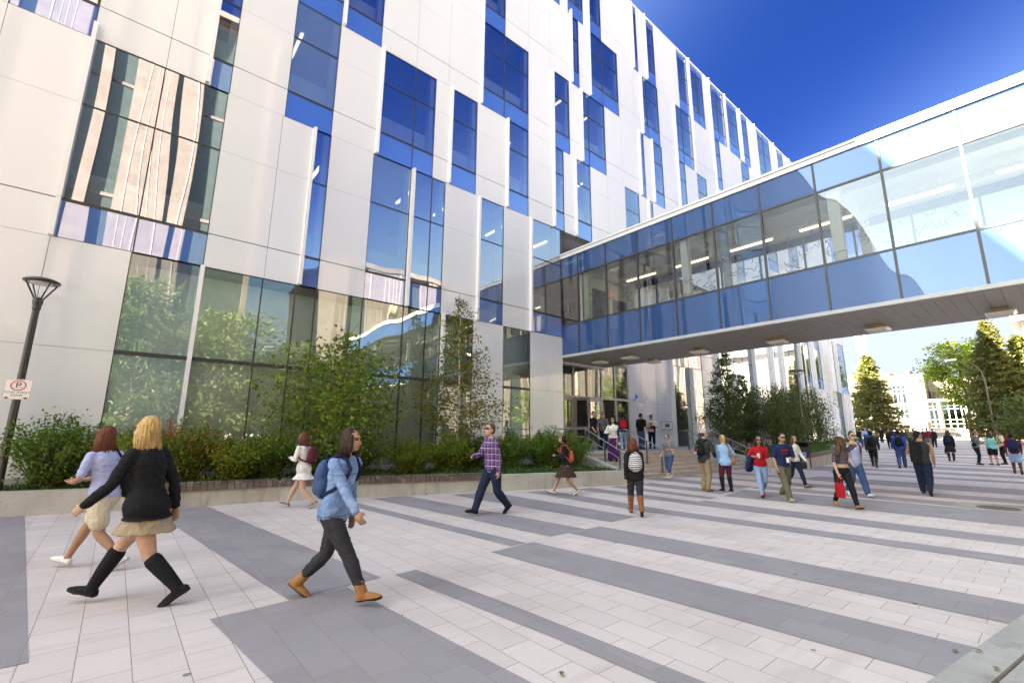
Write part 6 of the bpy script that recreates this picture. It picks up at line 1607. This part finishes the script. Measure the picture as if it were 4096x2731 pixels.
# --- by the doors
def ray_at(px, dep, z):
    v = _ray(px, 990); v = v/v.dot(fw); p = v*dep; return (p.x, p.y, z)
G4 = 'people at the entrance doors'
c = person(ray_at(1362,21.2,LZ), mix2(TO,IR,.4), 'man in a black tee shirt and dark trousers leaving through the glass door', 1.76, 'm', stride=.34, hair=('brown','short'), top=('black','half'), bottom=('charcoal','long'), shoes=('black','shoe'), vox=.014, group=G4)
c = person(ray_at(1385,22.2,LZ), mix2(TO,IL,.1), 'man in glasses and a grey shirt behind the woman in the purple skirt', 1.78, 'm', stride=.3, hair=('brown','short'), top=('grey','half'), bottom=('darkjean','long'), shoes=('black','shoe'), vox=.014, group=G4, glasses=True); shoulder_bag(c, -1, 'black bag of the man in glasses by the door', 'black', .52, 0, .8, 'cross', x=.13)
zs = rz_*4
c = person((14.75,11.35,zs), mix2(TO,IL,.2), 'dark haired woman in a white jacket and long purple skirt descending the stairs', 1.66, 'f', 'stand', skin='tan', hair=('black','long'), top=('white','jacket'), bottom=('purple','maxi'), shoes=('black','shoe'), arms=(('to',(-.03,.10,.83)),('to',(.09,.15,.66))), vox=.012, group=G4, hem=.52, look=(.1,-.25)); cup(c, 1, 'pale cup held by the woman in the purple skirt', 'cream')
c = person(ray_at(1411,22.4,LZ), AWAY, 'dark haired woman in black with a pale blue scarf entering the door', 1.64, stride=.24, skin='brown', hair=('dark','curly'), top=('black','jacket'), bottom=('brown','long'), shoes=('black','shoe'), vox=.014, group=G4)
c = person(ray_at(1432,20.8,LZ), mix2(AWAY,IR,.2), 'person with black curly hair, navy jacket and jeans entering with a red backpack', 1.68, stride=.26, lead='R', skin='tan', hair=('black','curly'), top=('navy','jacket'), bottom=('lightjean','slim'), shoes=('white','shoe'), vox=.014, group=G4); backpack(c, 'bright red backpack on the person entering the door', 'red', 1.1)
c = person(ray_at(1472,23.2,LZ), mix2(AWAY,IR,.5), 'man in a black tee shirt and jeans standing on the landing', 1.78, 'm', 'stand', skin='tan', hair=('black','short'), top=('black','short'), bottom=('jean','long'), shoes=('charcoal','shoe'), vox=.014, group=G4, look=(-.5,0)); backpack(c, 'black backpack on the man in black on the landing', 'black', 1.0)
c = person(ray_at(1497,24.3,LZ), mix2(TO,IL,.3), 'man in a white printed tee shirt holding a dark red jacket on the landing', 1.76, 'm', 'stand', skin='brown', hair=('black','short'), top=('white','short'), bottom=('darkjean','slim'), shoes=('charcoal','shoe'), arms=(('to',(-.05,.14,.62)),('to',(.05,.15,.60))), vox=.014, group=G4, glasses=True)
b = MB(); sc = c['sc']
for z_ in (.76,.735,.71): b.tube([Vector((x*.05, c['ly'](.73)+.083-abs(x)*.010, z_))*sc for x in (-1,0,1)], .008*sc, 5)
b.build('chest_print', FB('maroon'), c['root'], local=True)
def fold(cc):
    sc = cc['sc']; b = MB(); ell(b, Vector((-.05,.17,.63))*sc, (.09*sc,.035*sc,.05*sc)); chain(b, [Vector((-.09,.16,.60))*sc, Vector((-.11,.15,.50))*sc], [.04*sc,.02*sc], 8); return [('jacket_folds', b, FB('maroon'), True)]
carried('folded_jacket', c, 'dark red jacket bundled in the arms of the man in white', 'jacket', fold, None, post=wobble(.012, 14, 6))
# --- far end
G5 = 'students at the far end of the plaza'
def far(px, X, head, label, **kw):
    p = xp(px, 1003, X); return person((p.x, p.y, zg(X)), head, label, vox=.020, group=G5, **kw)
T2 = (-1,-.2); A2_ = (1,.2)
far(1989, 50, T2, 'tall far man in a pale blue shirt with a dark strap', H=1.84, sex='m', hair=('dark','short'), top=('sky','short'), bottom=('darkjean','long'))
far(1976, 52, A2_, 'far person in black beside the man in the pale blue shirt', H=1.72, sex='m', hair=('black','short'), top=('black','jacket'), bottom=('jean','long'))
far(1996, 38, T2, 'man in a blue shirt and glasses behind the person in brown boots', H=1.72, sex='m', skin='dark', hair=('black','short'), top=('blue','short'), bottom=('charcoal','long'), glasses=True)
far(2025, 66, T2, 'far person in a black tee shirt and black trousers walking nearer', H=1.72, sex='m', hair=('black','short'), top=('black','short'), bottom=('black','long'))
far(2042, 50, T2, 'far woman in black carrying a white bag in front', H=1.68, hair=('black','long'), top=('black','long'), bottom=('black','slim'))
far(2053, 58, A2_, 'far person in a blue tee shirt and jeans between the walkers', H=1.70, sex='m', hair=('brown','short'), top=('navy','short'), bottom=('jean','long'))
far(2060, 56, A2_, 'far person in a dark coat left of the man in the bright blue jacket', H=1.68, sex='m', hair=('black','short'), top=('charcoal','jacket'), bottom=('darkjean','long'))
far(2073, 48, T2, 'far bearded man in a dark printed shirt facing the viewer', H=1.80, sex='m', skin='tan', hair=('black','short'), top=('charcoal','long'), bottom=('black','long'))
far(2088, 55, T2, 'far person in an olive jacket with a dark bag', H=1.72, sex='m', hair=('brown','short'), top=('olive','jacket'), bottom=('charcoal','long'))
far(2099, 57, T2, 'far woman in a pale top with long auburn hair', H=1.72, hair=('auburn','long'), top=('pink','long'), bottom=('darkjean','slim'))
far(2122, 60, A2_, 'far person in a deep blue coat near the black car', H=1.66, sex='m', hair=('black','short'), top=('navy','jacket'), bottom=('charcoal','long'))
far(2131, 52, A2_, 'far man in a maroon shirt and grey trousers', H=1.78, sex='m', skin='dark', hair=('black','short'), top=('maroon','long'), bottom=('grey','long'))
far(2144, 56, T2, 'far man in an open black jacket over a blue shirt', H=1.68, sex='m', skin='brown', hair=('black','short'), top=('black','jacket'), bottom=('black','long'))
far(2251, 84, T2, 'sunlit person in pale clothes crossing the far street', H=1.72, sex='m', hair=('brown','short'), top=('white','short'), bottom=('cream','long'))
far(2260, 85, A2_, 'sunlit person in a red tee shirt by the far white wall', H=1.68, hair=('light','bob'), top=('red','short'), bottom=('white','shorts'))
far(2312, 76, T2, 'sunlit person in a pale blue shirt near the right conifers', H=1.74, sex='m', hair=('brown','short'), top=('sky','short'), bottom=('grey','long'))
far(1953, 82, T2, 'distant person in a white top left of the conifer trunk', H=1.68, hair=('brown','short'), top=('white','short'), bottom=('jean','long'))
far(1946, 83, A2_, 'distant person in blue left of the conifer trunk', H=1.74, sex='m', hair=('black','short'), top=('blue','short'), bottom=('charcoal','long'))
finish_people()
